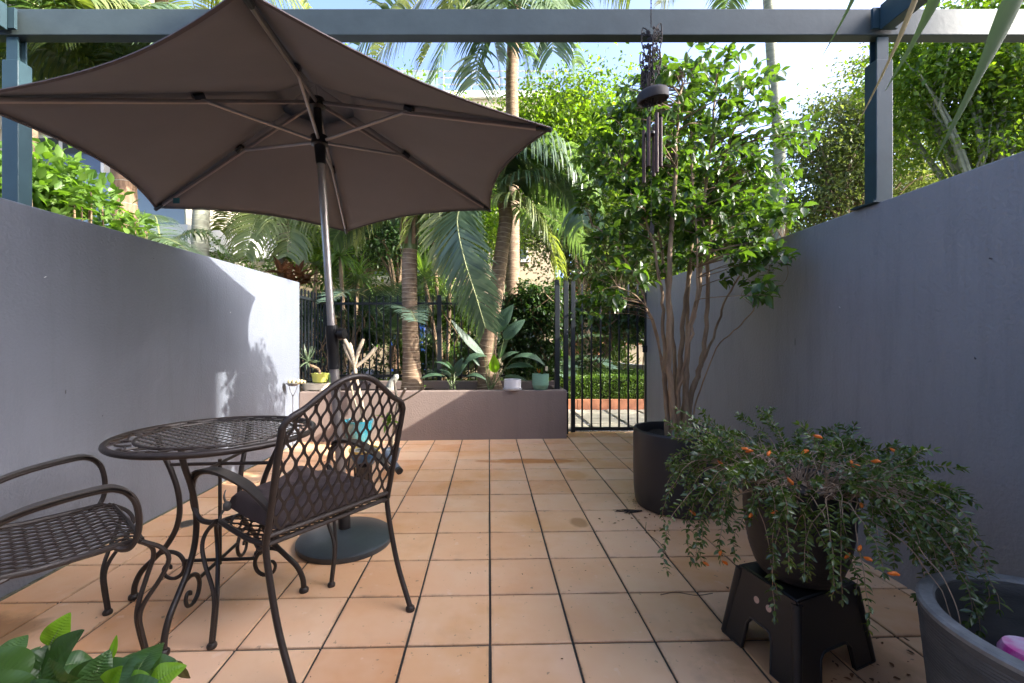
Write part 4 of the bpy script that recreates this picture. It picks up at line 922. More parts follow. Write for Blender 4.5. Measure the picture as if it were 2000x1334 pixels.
for k in range(36):
    a = 2*math.pi*k/36; r = .337+.018*(-1)**k; q = tc+Vector((r*math.cos(a), r*math.sin(a), TZ+.001)); d = Vector((-math.sin(a), math.cos(a), 0))*.9+Vector((math.cos(a), math.sin(a), 0))*.5*(-1)**k
    lf.ribbon([q-d*.020, q-d*.008, q+d*.004, q+d*.018, q+d*.026], Vector((0,0,1)), [.003,.017,.021,.012,.001], .003)
    if k % 3 == 0: e = Vector((math.cos(a), math.sin(a), 0)); vn.tube([tc+e*.292+Vector((0,0,TZ-.003)), tc+e*.372+Vector((0,0,TZ-.005))], .004, 6)
obj('vine_scroll', vn, M_iron, tb_); obj('vine_leaves', lf, M_iron, tb_, True, kind='stuff')
A0 = R(4)
for k in range(4):
    a = A0+k*math.pi/2; e = Vector((math.cos(a), math.sin(a), 0)); rz = lambda r, z: tc+e*r+Vector((0,0,z))
    prof = [(.262,.700),(.245,.64),(.208,.56),(.178,.47),(.168,.38),(.182,.30),(.222,.225),(.278,.165),(.326,.115),(.352,.06),(.357,.012)]
    lg = obj('leg', MB().tube(spline([rz(*q) for q in prof], 5), .0115, 10), M_iron, tb_)
    obj('foot', MB().lathe([(.001,0),(.019,0),(.0205,.006),(.0195,.014),(.014,.020),(.001,.022)], rz(.358,0), 14), M_iron, lg)
    sc = [(.31,.150),(.27,.192),(.225,.205),(.182,.190),(.160,.150),(.170,.108),(.203,.088),(.236,.098),(.247,.128),(.234,.148),(.218,.142),(.217,.130)]
    obj('scroll', MB().tube(spline([rz(r-.012,z-.008) for r, z in sc], 5), [.0085]*30+[.007]*15+[.006]*11, 8), M_iron, lg)
for k in range(2):
    a = A0+k*math.pi/2; e = Vector((math.cos(a), math.sin(a), 0))
    for r, z in ((.215,.575),(.155,.155)): obj('cross_bar', MB().tube([tc-e*r+Vector((0,0,z+k*.002)), tc+e*r+Vector((0,0,z+k*.002))], .0075, 8), M_iron, tb_)
obj('center_rod', MB().tube([tc+Vector((0,0,.135)), tc+Vector((0,0,.595))], .0075, 8), M_iron, tb_)

# --- wind chime
wc = P(1275, 190, 1.5); wx, wy = wc.x, wc.y; wt = thing('wind_chime', 'rusty wind chime with lace metal ornament and five bronze tubes hanging before the potted tree', 'wind chime', (wx,wy,H+1.2))
M_rust = mat('rusty_lace_metal', (.04,.030,.026), .75, metal=.3, var=.4, vscale=50); M_copper = mat('bronze_chime_tube', (.075,.04,.03), .4, metal=.4, var=.35, vscale=15, stretch=(1,1,.2))
Zp = lambda py: H-(py-CY)/F*wy
ch = MB()
for k in range(86):
    z = Zp(50)+k*.0118
    ch.tube([(wx-.006+.0028*math.cos(a_)*(1 if k % 2 else .2), wy+.0028*math.cos(a_)*(.2 if k % 2 else 1), z+.0075*math.sin(a_)) for a_ in np.linspace(0, 2*math.pi, 7)], .0011, 4, cap=False)
    if z > 3.37: break
obj('chain', ch, M_rust, wt)
lc = MB()     # folded lace-cut metal butterfly wings: outline bars plus curls
def lace(cx, cz, w, h, yaw, flip=1):
    e = Vector((math.cos(yaw), math.sin(yaw), 0)); q = lambda a_, b_: Vector((wx+cx, wy, Zp(115)+cz))+e*(a_*w*flip)+Vector((0,0,b_*h))
    out = [(0,-.5),(.0,.15),(.10,.38),(.48,.62),(.55,.30),(.42,.05),(.50,-.18),(.30,-.45),(.12,-.62),(0,-.5)]
    lc.tube(spline([q(*a_) for a_ in out], 3), .0022, 5)
    for _ in range(46):
        a0, b0 = random.uniform(.04,.46), random.uniform(-.48,.48); r_ = random.uniform(.05,.12)
        lc.tube([q(a0+r_*.8*math.cos(t_)*(1-t_/9), b0+r_*.5*math.sin(t_)*(1-t_/9)) for t_ in np.linspace(0,5.2,9)], .0023, 4)
for cx, cz, w, h, yaw, fl_ in ((.0,.035,.085,.17,.5,1),(.0,.03,.07,.15,-.6,-1),(-.015,-.045,.075,.15,.9,1),(-.01,-.05,.06,.13,-.3,-1),(-.02,-.11,.05,.12,.2,1),(-.02,-.10,.04,.11,-.8,-1)): lace(cx,cz,w,h,yaw,fl_)
obj('lace_ornament', lc, M_rust, wt)
zc = Zp(190)
dq = MB().lathe([(.001,.030),(.038,.026),(.050,.018),(.053,.012),(.053,-.012),(.049,-.014),(.047,-.004),(.001,-.002)], (0,0,0), 32)
do = obj('disc', dq, mat('dark_wood_disc', (.025,.019,.016), .65, var=.3, vscale=20), None, True); do.parent = wt; do.location = Vector((wx,wy,zc))-wt.location; do.rotation_euler = (R(7), R(-8), 0)
cords = MB()
for k, (dx, dy, z0, z1) in enumerate(((-.024,-.024,236,330),(-.022,.026,248,352),(.002,-.03,230,343),(.011,.02,240,340),(.026,-.004,231,326))):
    obj('chime_tube', MB().lathe([(.0048,Zp(z1)),(.0062,Zp(z1)),(.0062,Zp(z0)),(.0048,Zp(z0)),(.0048,Zp(z1))], (wx+dx,wy+dy,0), 16), M_copper, wt)
    cords.tube([(wx+dx,wy+dy,Zp(z0)-.004), (wx+dx*1.1,wy+dy*1.1,zc-.01)], .0007, 4)
cords.tube([(wx-.008,wy,zc), (wx-.006,wy,Zp(432))], .0007, 4); cords.tube([(wx-.006,wy,zc+.028), (wx-.012,wy,Zp(170))], .0009, 4)
obj('cords', cords, M_rust, wt)
obj('striker', MB().lathe([(.001,.006),(.018,.004),(.018,-.004),(.001,-.006)], (wx-.01,wy,Zp(262)), 20), M_blackpl, wt)
sl = MB(); zz = Zp(445); sl.add([(wx-.007,wy-.001,zz+.026),(wx+.005,wy-.001,zz+.004),(wx+.003,wy-.001,zz-.026),(wx-.013,wy-.001,zz-.012),(wx-.007,wy+.001,zz+.026),(wx+.005,wy+.001,zz+.004),(wx+.003,wy+.001,zz-.026),(wx-.013,wy+.001,zz-.012)], [(0,1,2,3),(7,6,5,4),(0,4,5,1),(1,5,6,2),(2,6,7,3),(3,7,4,0)])
obj('wind_sail', sl, M_blackpl, wt, False)

# --- big charcoal pot and its tree
pc = Vector((1.278, 2.90, 0)); bpot = thing('plant_pot', 'large smooth charcoal cylinder pot holding the tall glossy tree', 'plant pot', pc)
obj('pot_body', MB().lathe([(r_*.94, z_) for r_, z_ in [(.001,0),(.262,.0),(.278,.006),(.288,.03),(.297,.12),(.300,.25),(.300,.50),(.298,.512),(.292,.518),(.280,.516),(.274,.508),(.270,.42),(.001,.42)]], pc, 64), M_blackpot, bpot)
vs = [tuple(pc+Vector((0,0,.475)))]; nn = 40
for j in range(1, 7):
    for i in range(nn): a_ = 2*math.pi*i/nn; r_ = .2545*j/6; vs.append((pc.x+r_*math.cos(a_), pc.y+r_*math.sin(a_), .455+.02*noise.noise((r_*math.cos(a_)*14, r_*math.sin(a_)*14, 2))))
fs = [(0,1+i,1+(i+1)%nn) for i in range(nn)]+[(1+(j-1)*nn+i, 1+j*nn+i, 1+j*nn+(i+1)%nn, 1+(j-1)*nn+(i+1)%nn) for j in range(1,6) for i in range(nn)]
obj('soil', MB().add(vs, fs), M_soil, bpot)
ct = thing('potted_tree', 'tall multi stemmed tree with glossy dark green leaves growing in the large charcoal pot', 'tree', pc+Vector((0,0,.45)))
stems = []
SD = [((-.07,-.03),[(1300,760,2.86),(1296,650,2.84),(1290,560,2.82),(1262,430,2.78),(1215,330,2.72)],.017),
      ((-.03,-.05),[(1310,760,2.83),(1306,640,2.8),(1308,500,2.75),(1318,350,2.72),(1325,220,2.72),(1335,140,2.72)],.024),
      ((.0,.03),[(1325,760,2.95),(1330,660,2.97),(1345,540,3.0),(1352,400,3.02),(1350,260,3.02),(1362,150,3.0)],.021),
      ((.03,-.03),[(1340,770,2.85),(1345,660,2.84),(1365,560,2.84),(1372,430,2.84),(1388,290,2.86),(1400,140,2.88)],.022),
      ((.05,.0),[(1350,770,2.9),(1372,700,2.9),(1382,600,2.9),(1384,470,2.9),(1405,340,2.92),(1440,230,2.92),(1445,120,2.94)],.020),
      ((.02,.06),[(1338,770,3.0),(1342,650,3.04),(1350,520,3.1),(1400,400,3.15),(1460,300,3.2)],.017),
      ((-.02,.04),[(1318,770,2.98),(1316,660,3.02),(1300,540,3.06),(1275,400,3.1),(1250,260,3.12)],.018),
      ((.0,-.06),[(1325,780,2.80),(1340,700,2.76),(1358,600,2.72),(1362,480,2.70),(1350,330,2.68)],.015),
      ((-.05,.02),[(1303,770,2.93),(1290,690,2.95),(1250,560,2.95),(1195,470,2.92),(1160,440,2.9)],.011),
      ((.05,.03),[(1352,770,2.94),(1392,660,2.96),(1420,580,2.95),(1470,510,2.9),(1530,470,2.88)],.012),
      ((.06,-.01),[(1362,780,2.88),(1400,680,2.82),(1440,640,2.75),(1475,600,2.7)],.006),
      ((-.06,-.03),[(1300,780,2.86),(1280,640,2.75),(1245,580,2.68),(1205,560,2.62)],.007)]
allp = []
for k, ((dx, dy), pix, r_) in enumerate(SD):
    sp = spline([pc+Vector((dx,dy,.44))]+[P(*q) for q in pix], 6); n = len(sp)
    for i in range(1, n): sp[i] = sp[i]+Vector((random.gauss(0,.004), random.gauss(0,.004), 0))
    obj('stem', MB().tube(sp, [max(.004, r_*(1.25 if i < 2 else 1)*(1-.78*i/n)) for i in range(n)], 9), M_bark, ct); allp += [(p, r_*(1-.78*i/n)) for i, p in enumerate(sp) if i > n*.22]
cb = [B_(1330,190,2.85,.34,.40,.34), B_(1410,200,2.95,.33,.38,.33), B_(1235,290,2.85,.33,.36,.40), B_(1460,300,2.95,.36,.38,.38), B_(1330,330,2.85,.50,.45,.45), B_(1440,410,2.95,.40,.4,.34), B_(1210,410,2.85,.28,.34,.32), B_(1330,450,2.9,.46,.42,.28), B_(1478,500,2.58,.22,.2,.2), B_(1200,530,2.75,.26,.28,.2), B_(1462,575,2.5,.18,.16,.13), B_(1180,590,2.70,.24,.24,.10), B_(1500,420,2.7,.18,.2,.18), B_(1155,330,2.85,.12,.2,.25), B_(1250,200,2.85,.2,.3,.28)]
v = np.array([b[3]*b[4]*b[5] for b in cb])**.8; K = 720; ix = RNG.choice(len(cb), K, p=v/v.sum()); A_ = np.array(cb)
C = A_[ix,:3]+norm(RNG.normal(0,1,(K,3)))*(RNG.random((K,1))**.45)*A_[ix,3:6]; C[:,0] = np.minimum(C[:,0], 1.77+.4*(C[:,2] > 1.9))
AP = np.array([tuple(p) for p, r_ in allp]); tw = MB(); lp, ld, lz = [], [], []
for c_ in C:
    dd = AP-c_; dist = np.linalg.norm(dd, axis=1)+np.maximum(0, AP[:,2]-c_[2]+.03)*2; i = int(dist.argmin()); a_ = Vector(AP[i]); b_ = Vector(c_); L_ = (b_-a_).length
    mid = a_.lerp(b_, .5)+Vector((random.gauss(0,.04)*L_*3, random.gauss(0,.04)*L_*3, .05*L_)); tip = b_+(b_-mid)*.2+Vector((0,0,-.01))
    sp = spline([a_, mid, b_, tip], 4); tw.tube(sp, [max(.0013, min(allp[i][1]*.55, .0055)*(1-q/(len(sp)))) for q in range(len(sp))], 5)
    m_ = random.randint(7, 11); ax = (tip-mid).normalized()
    for q in range(m_):
        t_ = 1-.75*q/m_*min(1, .22/max(L_,.05)); p = mid.lerp(tip, t_)+Vector((random.gauss(0,.008),)*3) ; ang = q*2.4+random.random(); o1 = ax.orthogonal().normalized(); o2 = ax.cross(o1)
        d_ = ax*(.35+.5*random.random())+o1*math.cos(ang)+o2*math.sin(ang)+Vector((0,0,-.45)); lp.append(tuple(p)); ld.append(tuple(d_)); lz.append(random.uniform(.046,.080)*(1.1 if q < 3 else 1))
obj('twigs', tw, M_twig, ct, kind='stuff')
lp, ld, lz = np.array(lp), np.array(ld), np.array(lz); order = np.argsort(lp[:,1]-lz*4); near = order[:290]; rest = order[290:]
V, Fc = scatter(lp[rest], ld[rest], lz[rest], .50, 'oval', roll=.9); npobj('leaves', V, Fc, L_cam, ct, 'stuff')
Tq, Fq = leaf_template('oval'); lm = []
for k in range(6): lm.append(mesh('leaf', Tq*np.array([.48+.03*k,1,1+.5*(k%3)]), [tuple(int(y) for y in x) for x in Fq], L_cam, True))
for q, i in enumerate(near):
    D_ = Vector(ld[i]).normalized(); U_ = (Vector((0,0,1))+Vector((random.gauss(0,.4), random.gauss(0,.4), 0))); X_ = D_.cross(U_).normalized(); Z_ = X_.cross(D_); s_ = float(lz[i])
    o = link('leaf', lm[q % 6], ct); o.matrix_local = Matrix.Translation(Vector(lp[i])-ct.location) @ Matrix((X_, D_, Z_)).transposed().to_4x4() @ Matrix.Scale(s_, 4)

# --- hanging goldfish plant in ribbed pot on the black step stool
c4 = [Vector((.900,1.635,0)), Vector((.965,1.335,0)), Vector((1.335,1.485,0)), Vector((1.275,1.75,0))]; sc_ = sum(c4, Vector())/4
stl = thing('step_stool', 'black plastic step stool carrying the trailing orange flowered plant', 'stool', sc_)
SZ = .262; tin = [p.lerp(sc_, .24)+Vector((0,0,SZ)) for p in c4]
def face_sheet(A_, B_, C_, D_, notch, holes=0):
    """stool side: bottom corners A,B, top corners C (over A), D (over B); arch cut from below"""
    mb = MB(); q = lambda u, v: A_.lerp(B_, u).lerp(C_.lerp(D_, u), v); nrm = (B_-A_).cross(C_-A_).normalized(); th = nrm*.006
    u0, u1, vt_ = notch; us = [0,u0,u0+.035,u0+.09,u1-.09,u1-.035,u1,1]; vn_ = [None,0,vt_*.72,vt_,vt_,vt_*.72,0,None]
    out = [(0,0)]+[(u0,0),(u0+.02,vt_*.78),(u0+.06,vt_*.96),(u0+.10,vt_),(u1-.10,vt_),(u1-.06,vt_*.96),(u1-.02,vt_*.78),(u1,0)]+[(1,0),(1,1),(0,1)]
    # split in strips so the outline stays a clean arch
    def quad(a_,b_,c_,d_):
        P4 = [q(*a_),q(*b_),q(*c_),q(*d_)]; mb.add([p+th for p in P4]+[p-th for p in P4], [(0,1,2,3),(7,6,5,4),(0,4,5,1),(1,5,6,2),(2,6,7,3),(3,7,4,0)])
    hu = [.36,.45,.55,.64]
    quad((0,0),(u0,0),(u0+.02,vt_*.78),(0,vt_*.78)); quad((u1,0),(1,0),(1,vt_*.78),(u1-.02,vt_*.78))
    quad((0,vt_*.78),(u0+.02,vt_*.78),(u0+.10,vt_),(0,vt_)); quad((u1-.02,vt_*.78),(1,vt_*.78),(1,vt_),(u1-.10,vt_)); 
    quad((0,vt_),(1,vt_),(1,1),(0,1))
    return mb, out, q, nrm
sides = []
for k in range(4):
    A_, B_2, C_, D_ = c4[k], c4[(k+1)%4], tin[k], tin[(k+1)%4]; wide = k % 2
    mb, out, q, nrm = face_sheet(A_, B_2, C_, D_, (.29,.70,.46) if not wide else (.27,.74,.36))
    if nrm.dot((A_+B_2)/2-sc_) < 0: nrm = -nrm
    sd_ = obj('side_panel', mb, M_blackpl, stl, False)
    rim = [q(u, v)+nrm*.004 for u, v in out[:10]]; obj('rolled_edge', MB().tube(rim, .0055, 8), M_blackpl, sd_)
    if k == 0:
        for u in (.40,.60):
            c_ = q(u,.72)+nrm*.0063; e1 = (B_2-A_).normalized(); e2 = nrm.cross(e1)
            vs = [c_+nrm*.0012]+[c_+e1*(.0115*math.cos(t_))+e2*(.0115*math.sin(t_)) for t_ in np.linspace(0,2*math.pi,20,False)]
            obj('stud', MB().add(vs, [(0,1+i,1+(i+1)%20) for i in range(20)]), mat('pink_grip_stud', (.62,.42,.34), .5, var=.15, vscale=80), sd_)
for k in range(4): obj('corner_leg', MB().tube([c4[k]+(sc_-c4[k]).normalized()*.004+Vector((0,0,.003)), tin[k]+Vector((0,0,-.008))], [.014,.017], 10), M_blackpl, stl)
tp_ = MB(); tp_.add([p+Vector((0,0,.004)) for p in tin]+[p+Vector((0,0,-.012)) for p in tin], [(0,1,2,3),(7,6,5,4),(0,4,5,1),(1,5,6,2),(2,6,7,3),(3,7,4,0)])
obj('top', tp_, M_blackpl, stl, True, bev=.012)
gc = Vector((1.115,1.545,SZ+.006)); gpot = thing('plant_pot', 'black ribbed round bellied pot standing on the step stool', 'plant pot', gc)
prof = [(r_*.90, z_) for r_, z_ in [(.001,0),(.11,0),(.128,.008),(.148,.04),(.166,.09),(.180,.16),(.187,.23),(.188,.30),(.186,.345),(.180,.352),(.174,.345),(.172,.31),(.001,.31)]]
pr = []
for i in range(2, 8):
    (r0_,z0_),(r1_,z1_) = prof[i],prof[i+1] if i < 8 else prof[i]
    for j in range(8): t_ = j/8; pr.append((r0_+(r1_-r0_)*t_+(.0012 if j % 2 else 0)+.0006*random.random(), z0_+(z1_-z0_)*t_))
obj('pot_body', MB().lathe(prof[:2]+pr+prof[8:], gc, 56), mat('black_ribbed_clay', (.022,.018,.017), .55, var=.35, vscale=6, bump=.4, bscale=90, stretch=(.3,.3,4)), gpot)
obj('soil', MB().lathe([(.001,.325),(.09,.322),(.155,.316)], gc, 24), M_soil, gpot)
gpl = thing('trailing_plant', 'tangled trailing plant with small glossy leaves and orange flowers spilling over the ribbed pot', 'plant', gc+Vector((0,0,.32)))
st_ = MB(); lp, ld, lz, fl_ = [], [], [], []
ctr = gc+Vector((0,0,.33))
def trail(az, L_, e0, e1, start_r=.08, leafy=.45, extra=0):
    p = ctr+Vector((math.cos(az)*start_r*random.random()**.5+random.gauss(0,.05), math.sin(az)*start_r*random.random()+random.gauss(0,.05), 0)); n = 15; pts = [p.copy()]
    for j in range(n):
        e = R(e0+(e1-e0)*(j/n)**.9+random.gauss(0,9)); az += random.gauss(0,.16); st__ = Vector((math.cos(az)*math.cos(e), math.sin(az)*math.cos(e), math.sin(e)))*(L_/n)
        p = p+st__; p.z = max(p.z, .02)
        rr_ = Vector((p.x-gc.x, p.y-gc.y, 0)); 
        if p.z < gc.z+.35 and rr_.length < .178: p = Vector((gc.x, gc.y, p.z))+rr_.normalized()*.178
        p.x = p.x if p.x < 1.44 else 1.44+(p.x-1.44)*.4
        pts.append(p.copy())
    sp = spline(pts, 2); st_.tube(sp, [.0019*(1-.6*i/len(sp)) for i in range(len(sp))], 5); m_ = len(sp)
    i0 = int(m_*(1-leafy)); i = i0
    while i < m_-1:
        T_ = (sp[i+1]-sp[i]).normalized(); o1 = T_.orthogonal().normalized(); o2 = T_.cross(o1); a_ = random.random()*6.28
        for s_ in (0, math.pi):
            d_ = o1*math.cos(a_+s_)+o2*math.sin(a_+s_)+T_*.55+Vector((0,0,.1)); lp.append(tuple(sp[i])); ld.append(tuple(d_)); lz.append(random.uniform(.015,.029))
        if random.random() < .30: continue
        i += 1
    for s_ in range(3):
        a_ = s_*2.1; lp.append(tuple(sp[-1])); ld.append(tuple(T_+o1*.6*math.cos(a_)+o2*.6*math.sin(a_))); lz.append(.02)
    return sp
ends = []
for k in range(215):
    az = k*2.39996; top_ = k % 3 == 0
    if top_: ends.append(trail(az, random.uniform(.20,.36), random.uniform(35,80), random.uniform(-40,40), .16, random.choice((.5,.9))))
    else: ends.append(trail(az, random.uniform(.24,.44)*(.98 if math.cos(az) > .3 else (.85 if math.sin(az) < -.5 else .95)), random.uniform(35,80), random.uniform(-105,-55), .12, random.uniform(.22,.48)))
for k in range(46):
    az = random.uniform(-3.3,-.1); ends.append(trail(az, random.uniform(.34,.54), random.uniform(15,50), random.uniform(-118,-92), .13, random.uniform(.35,.7)))
for az in (-1.9,-1.62,-1.3): ends.append(trail(az, random.uniform(.50,.66), 24, -100, .1, .16))
obj('stems', st_, mat('tan_trailing_stem', (.40,.27,.17), .7, var=.4, vscale=25), gpl, kind='stuff')
V, Fc = scatter(np.array(lp), np.array(ld), np.array(lz), .42, 'oval', roll=1.0); npobj('leaves', V, Fc, L_small, gpl, 'stuff')
M_or = mat('orange_petal', (.80,.22,.015), .4, col2=(.70,.12,.01), vscale=40)
fm = MB().tube([(0,0,0),(0,0,.006),(0,.002,.014),(0,.004,.020),(0,.003,.025),(0,.001,.027)], [.0015,.0045,.0065,.0062,.004,.0045], 8, flat=.85); fme = mesh('flower', fm.v, fm.f, M_or, True)
fpix = [(1441,875),(1452,882),(1502,874),(1560,868),(1568,863),(1654,896),(1661,901),(1733,878),(1343,995),(1398,901),(1470,1001),(1491,995),(1534,932),(1669,1060),(1682,986),(1655,1084),(1668,1085),(1727,1125),(1398,1075),(1390,1160),(1408,1148),(1695,902)]
cand = [s_[i] for s_ in ends for i in range(6, len(s_))]
for px_, py_ in fpix:
    best = min(cand, key=lambda p: (CX+F*p.x/p.y-px_)**2+(CY-F*(p.z-H)/p.y-py_)**2+ (p.y-1.1)*900)
    o = link('flower', fme, gpl); o.location = best-gpl.location+Vector((0,-.01,.004)); o.rotation_euler = (random.uniform(1.2,2.6), random.uniform(-.6,.6), random.uniform(-1.6,1.6)); o.scale = (.85,)*3

# --- grey ribbed pot, bottom right
rc = Vector((1.345,.94,0)); rp = thing('plant_pot', 'empty weathered grey ribbed pot at the bottom right corner', 'plant pot', rc)
pr = [(.001,0),(.215,0),(.235,.01)]
for k in range(100):
    z = .02+k*.0041; r_ = .238+.047*(z/.45)**.8; pr.append((r_+(.0016 if k % 2 else -.0004)+.0008*random.random(), z))
obj('rim', MB().lathe([(.286,.438),(.287,.448),(.281,.4535),(.256,.4535),(.2505,.447),(.252,.438)], rc, 72), mat('worn_pale_rim', (.23,.235,.225), .5, col2=(.13,.13,.125), vscale=14, bump=.5, bscale=60), rp)
pr += [(.284,.436),(.283,.446),(.279,.451),(.257,.451),(.252,.446),(.246,.40),(.225,.17),(.001,.17)]
obj('pot_body', MB().lathe(pr, rc, 72), mat('weathered_grey_resin', (.095,.095,.09), .65, col2=(.045,.045,.043), vscale=5, bump=.3, bscale=120, stretch=(1,1,3)), rp)
obj('soil', MB().lathe([(.001,.22),(.12,.215),(.229,.21)], rc, 28), mat('old_dry_soil', (.05,.047,.045), .9, col2=(.015,.014,.013), vscale=9, bump=2, bscale=40), rp)
tl = thing('plastic_item', 'bright pink and white plastic item lying inside the empty grey pot', 'plastic item', (1.262,.985,.215))
obj('shell', MB().lathe([(.001,.205),(.05,.207),(.058,.190),(.052,0),(.001,0)], (1.262,.985,.19), 24), mat('pink_plastic', (.75,.03,.30), .35, col2=(.8,.72,.76), vscale=12), tl)
lt = thing('fallen_leaf', 'single pale green leaf lying on the soil in the grey pot', 'leaf', (1.30,1.0,.23))
V, Fc = scatter(np.array([[1.28,1.02,.235]]), np.array([[.9,.2,.15]]), [.05], .4, 'oval', roll=0); npobj('blade', V, Fc, L_lily, lt)

# --- broad blade leaves defined by where they start and end
def blade(parent, base, a_, b_, w, m, bend=.12, up=(0,0,1), name='leaf', wave=.0, petiole=.0035, fold=.18, nseg=48):
    """stalk from base to a_, blade of width w from a_ to b_, arching by bend"""
    a_, b_ = Vector(a_), Vector(b_); L_ = (b_-a_).length; upv = Vector(up).normalized()
    T0 = (b_-a_).normalized(); X_ = T0.cross(upv).normalized(); Nn = X_.cross(T0); ph = random.random()*6
    vs = []; fs = []; cols = 8
    for j in range(nseg+1):
        t_ = j/nseg; c_ = a_.lerp(b_, t_)+Nn*(bend*L_*4*t_*(1-t_)); ww = w/2*(math.sin(math.pi*min(1,(t_**.72)))**.75)*(1-.12*t_)
        for i in range(cols+1):
            s_ = -1+2*i/cols; z_ = fold*abs(s_)*ww*1.3-.25*ww*s_*s_+ww*wave*math.sin(t_*11+ph+s_*2)*abs(s_)+.0011*math.sin(t_*88-abs(s_)*7)*(1-abs(s_)**3)*min(1,w/.08); vs.append(c_+X_*(s_*ww)+Nn*z_)
    fs = [(j*(cols+1)+i, j*(cols+1)+i+1, (j+1)*(cols+1)+i+1, (j+1)*(cols+1)+i) for j in range(nseg) for i in range(cols)]
    o = obj(name, MB().add(vs, fs), m, parent); mp = [vs[j*(cols+1)+cols//2]-Nn*.0012 for j in range(nseg+1)]
    base = Vector(base); tb2 = MB().tube(spline([base, base.lerp(a_,.55)+Vector((0,0,.04*L_)), a_],4)+mp[1:-1], [petiole*1.4]*4+[petiole]*5+[petiole*(.7-.6*j/nseg) for j in range(nseg-1)], 6)
    obj('stalk', tb2, mat('leaf_stalk', (.16,.22,.08), .45, var=.2), o); return o
M_veinbird = L_bird
def plantpix(name, label, cat, basepix, leaves, m, wave=.03):
    b = P(*basepix); t = thing(name, label, cat, b)
    for q in leaves:
        (ax,ay,ad),(ex,ey,ed_),w = q[0], q[1], q[2]; mm = q[3] if len(q) > 3 else m; bd_ = q[4] if len(q) > 4 else .12
        bb = b+Vector((random.uniform(-.04,.04), random.uniform(-.03,.03), -.02)); up = q[5] if len(q) > 5 else (0,-.35,1)
        blade(t, bb, P(ax,ay,ad), P(ex,ey,ed_), w, mm, bd_, up, wave=wave)
    return t
plantpix('bird_of_paradise', 'large bird of paradise plant with broad grey green leaves left of the white pot', 'plant', (958,757,5.12), [
    ((968,648,5.1),(1003,594,5.1),.20,L_bird,.05,(-.5,-1,.2)), ((984,662,5.05),(1026,624,5.05),.17,L_bird,.08,(-.3,-1,.5)), ((945,694,5.0),(881,624,4.95),.12,L_bird,-.04,(.6,-.8,.4)),
    ((950,695,5.0),(906,713,4.85),.16,L_bird,.2), ((966,728,5.0),(965,692,4.9),.13,L_lime,.05,(-.1,-1,.3)), ((978,704,5.1),(1014,688,5.1),.13,L_bird,.15), ((1000,700,5.0),(1066,716,4.85),.17,L_bird,.22),
    ((988,719,5.0),(1044,718,4.9),.18,L_bird,.12), ((975,700,5.2),(995,660,5.2),.12,L_bird,.1), ((940,715,5.2),(915,690,5.3),.12,L_bird,.1), ((985,735,5.1),(1030,745,5.05),.12,L_bird,.1)], L_bird)
plantpix('bird_of_paradise', 'small bird of paradise clump with fleshy upright stems beside the ringed palm', 'plant', (884,757,5.05), [
    ((868,733,5.0),(822,739,4.85),.11,L_bird,.1), ((884,724,5.0),(849,707,4.95),.08,L_bird,.15), ((885,730,5.0),(872,705,5.0),.07,L_lily,.05,(.1,-1,.3)), ((888,726,5.1),(905,698,5.1),.09,L_bird,.05,(0,-1,.3)),
    ((908,737,5.0),(950,743,4.9),.10,L_bird,.2), ((892,735,5.1),(915,705,5.2),.10,L_bird,.1), ((880,735,5.1),(858,722,5.2),.08,L_bird,.1)], L_bird)

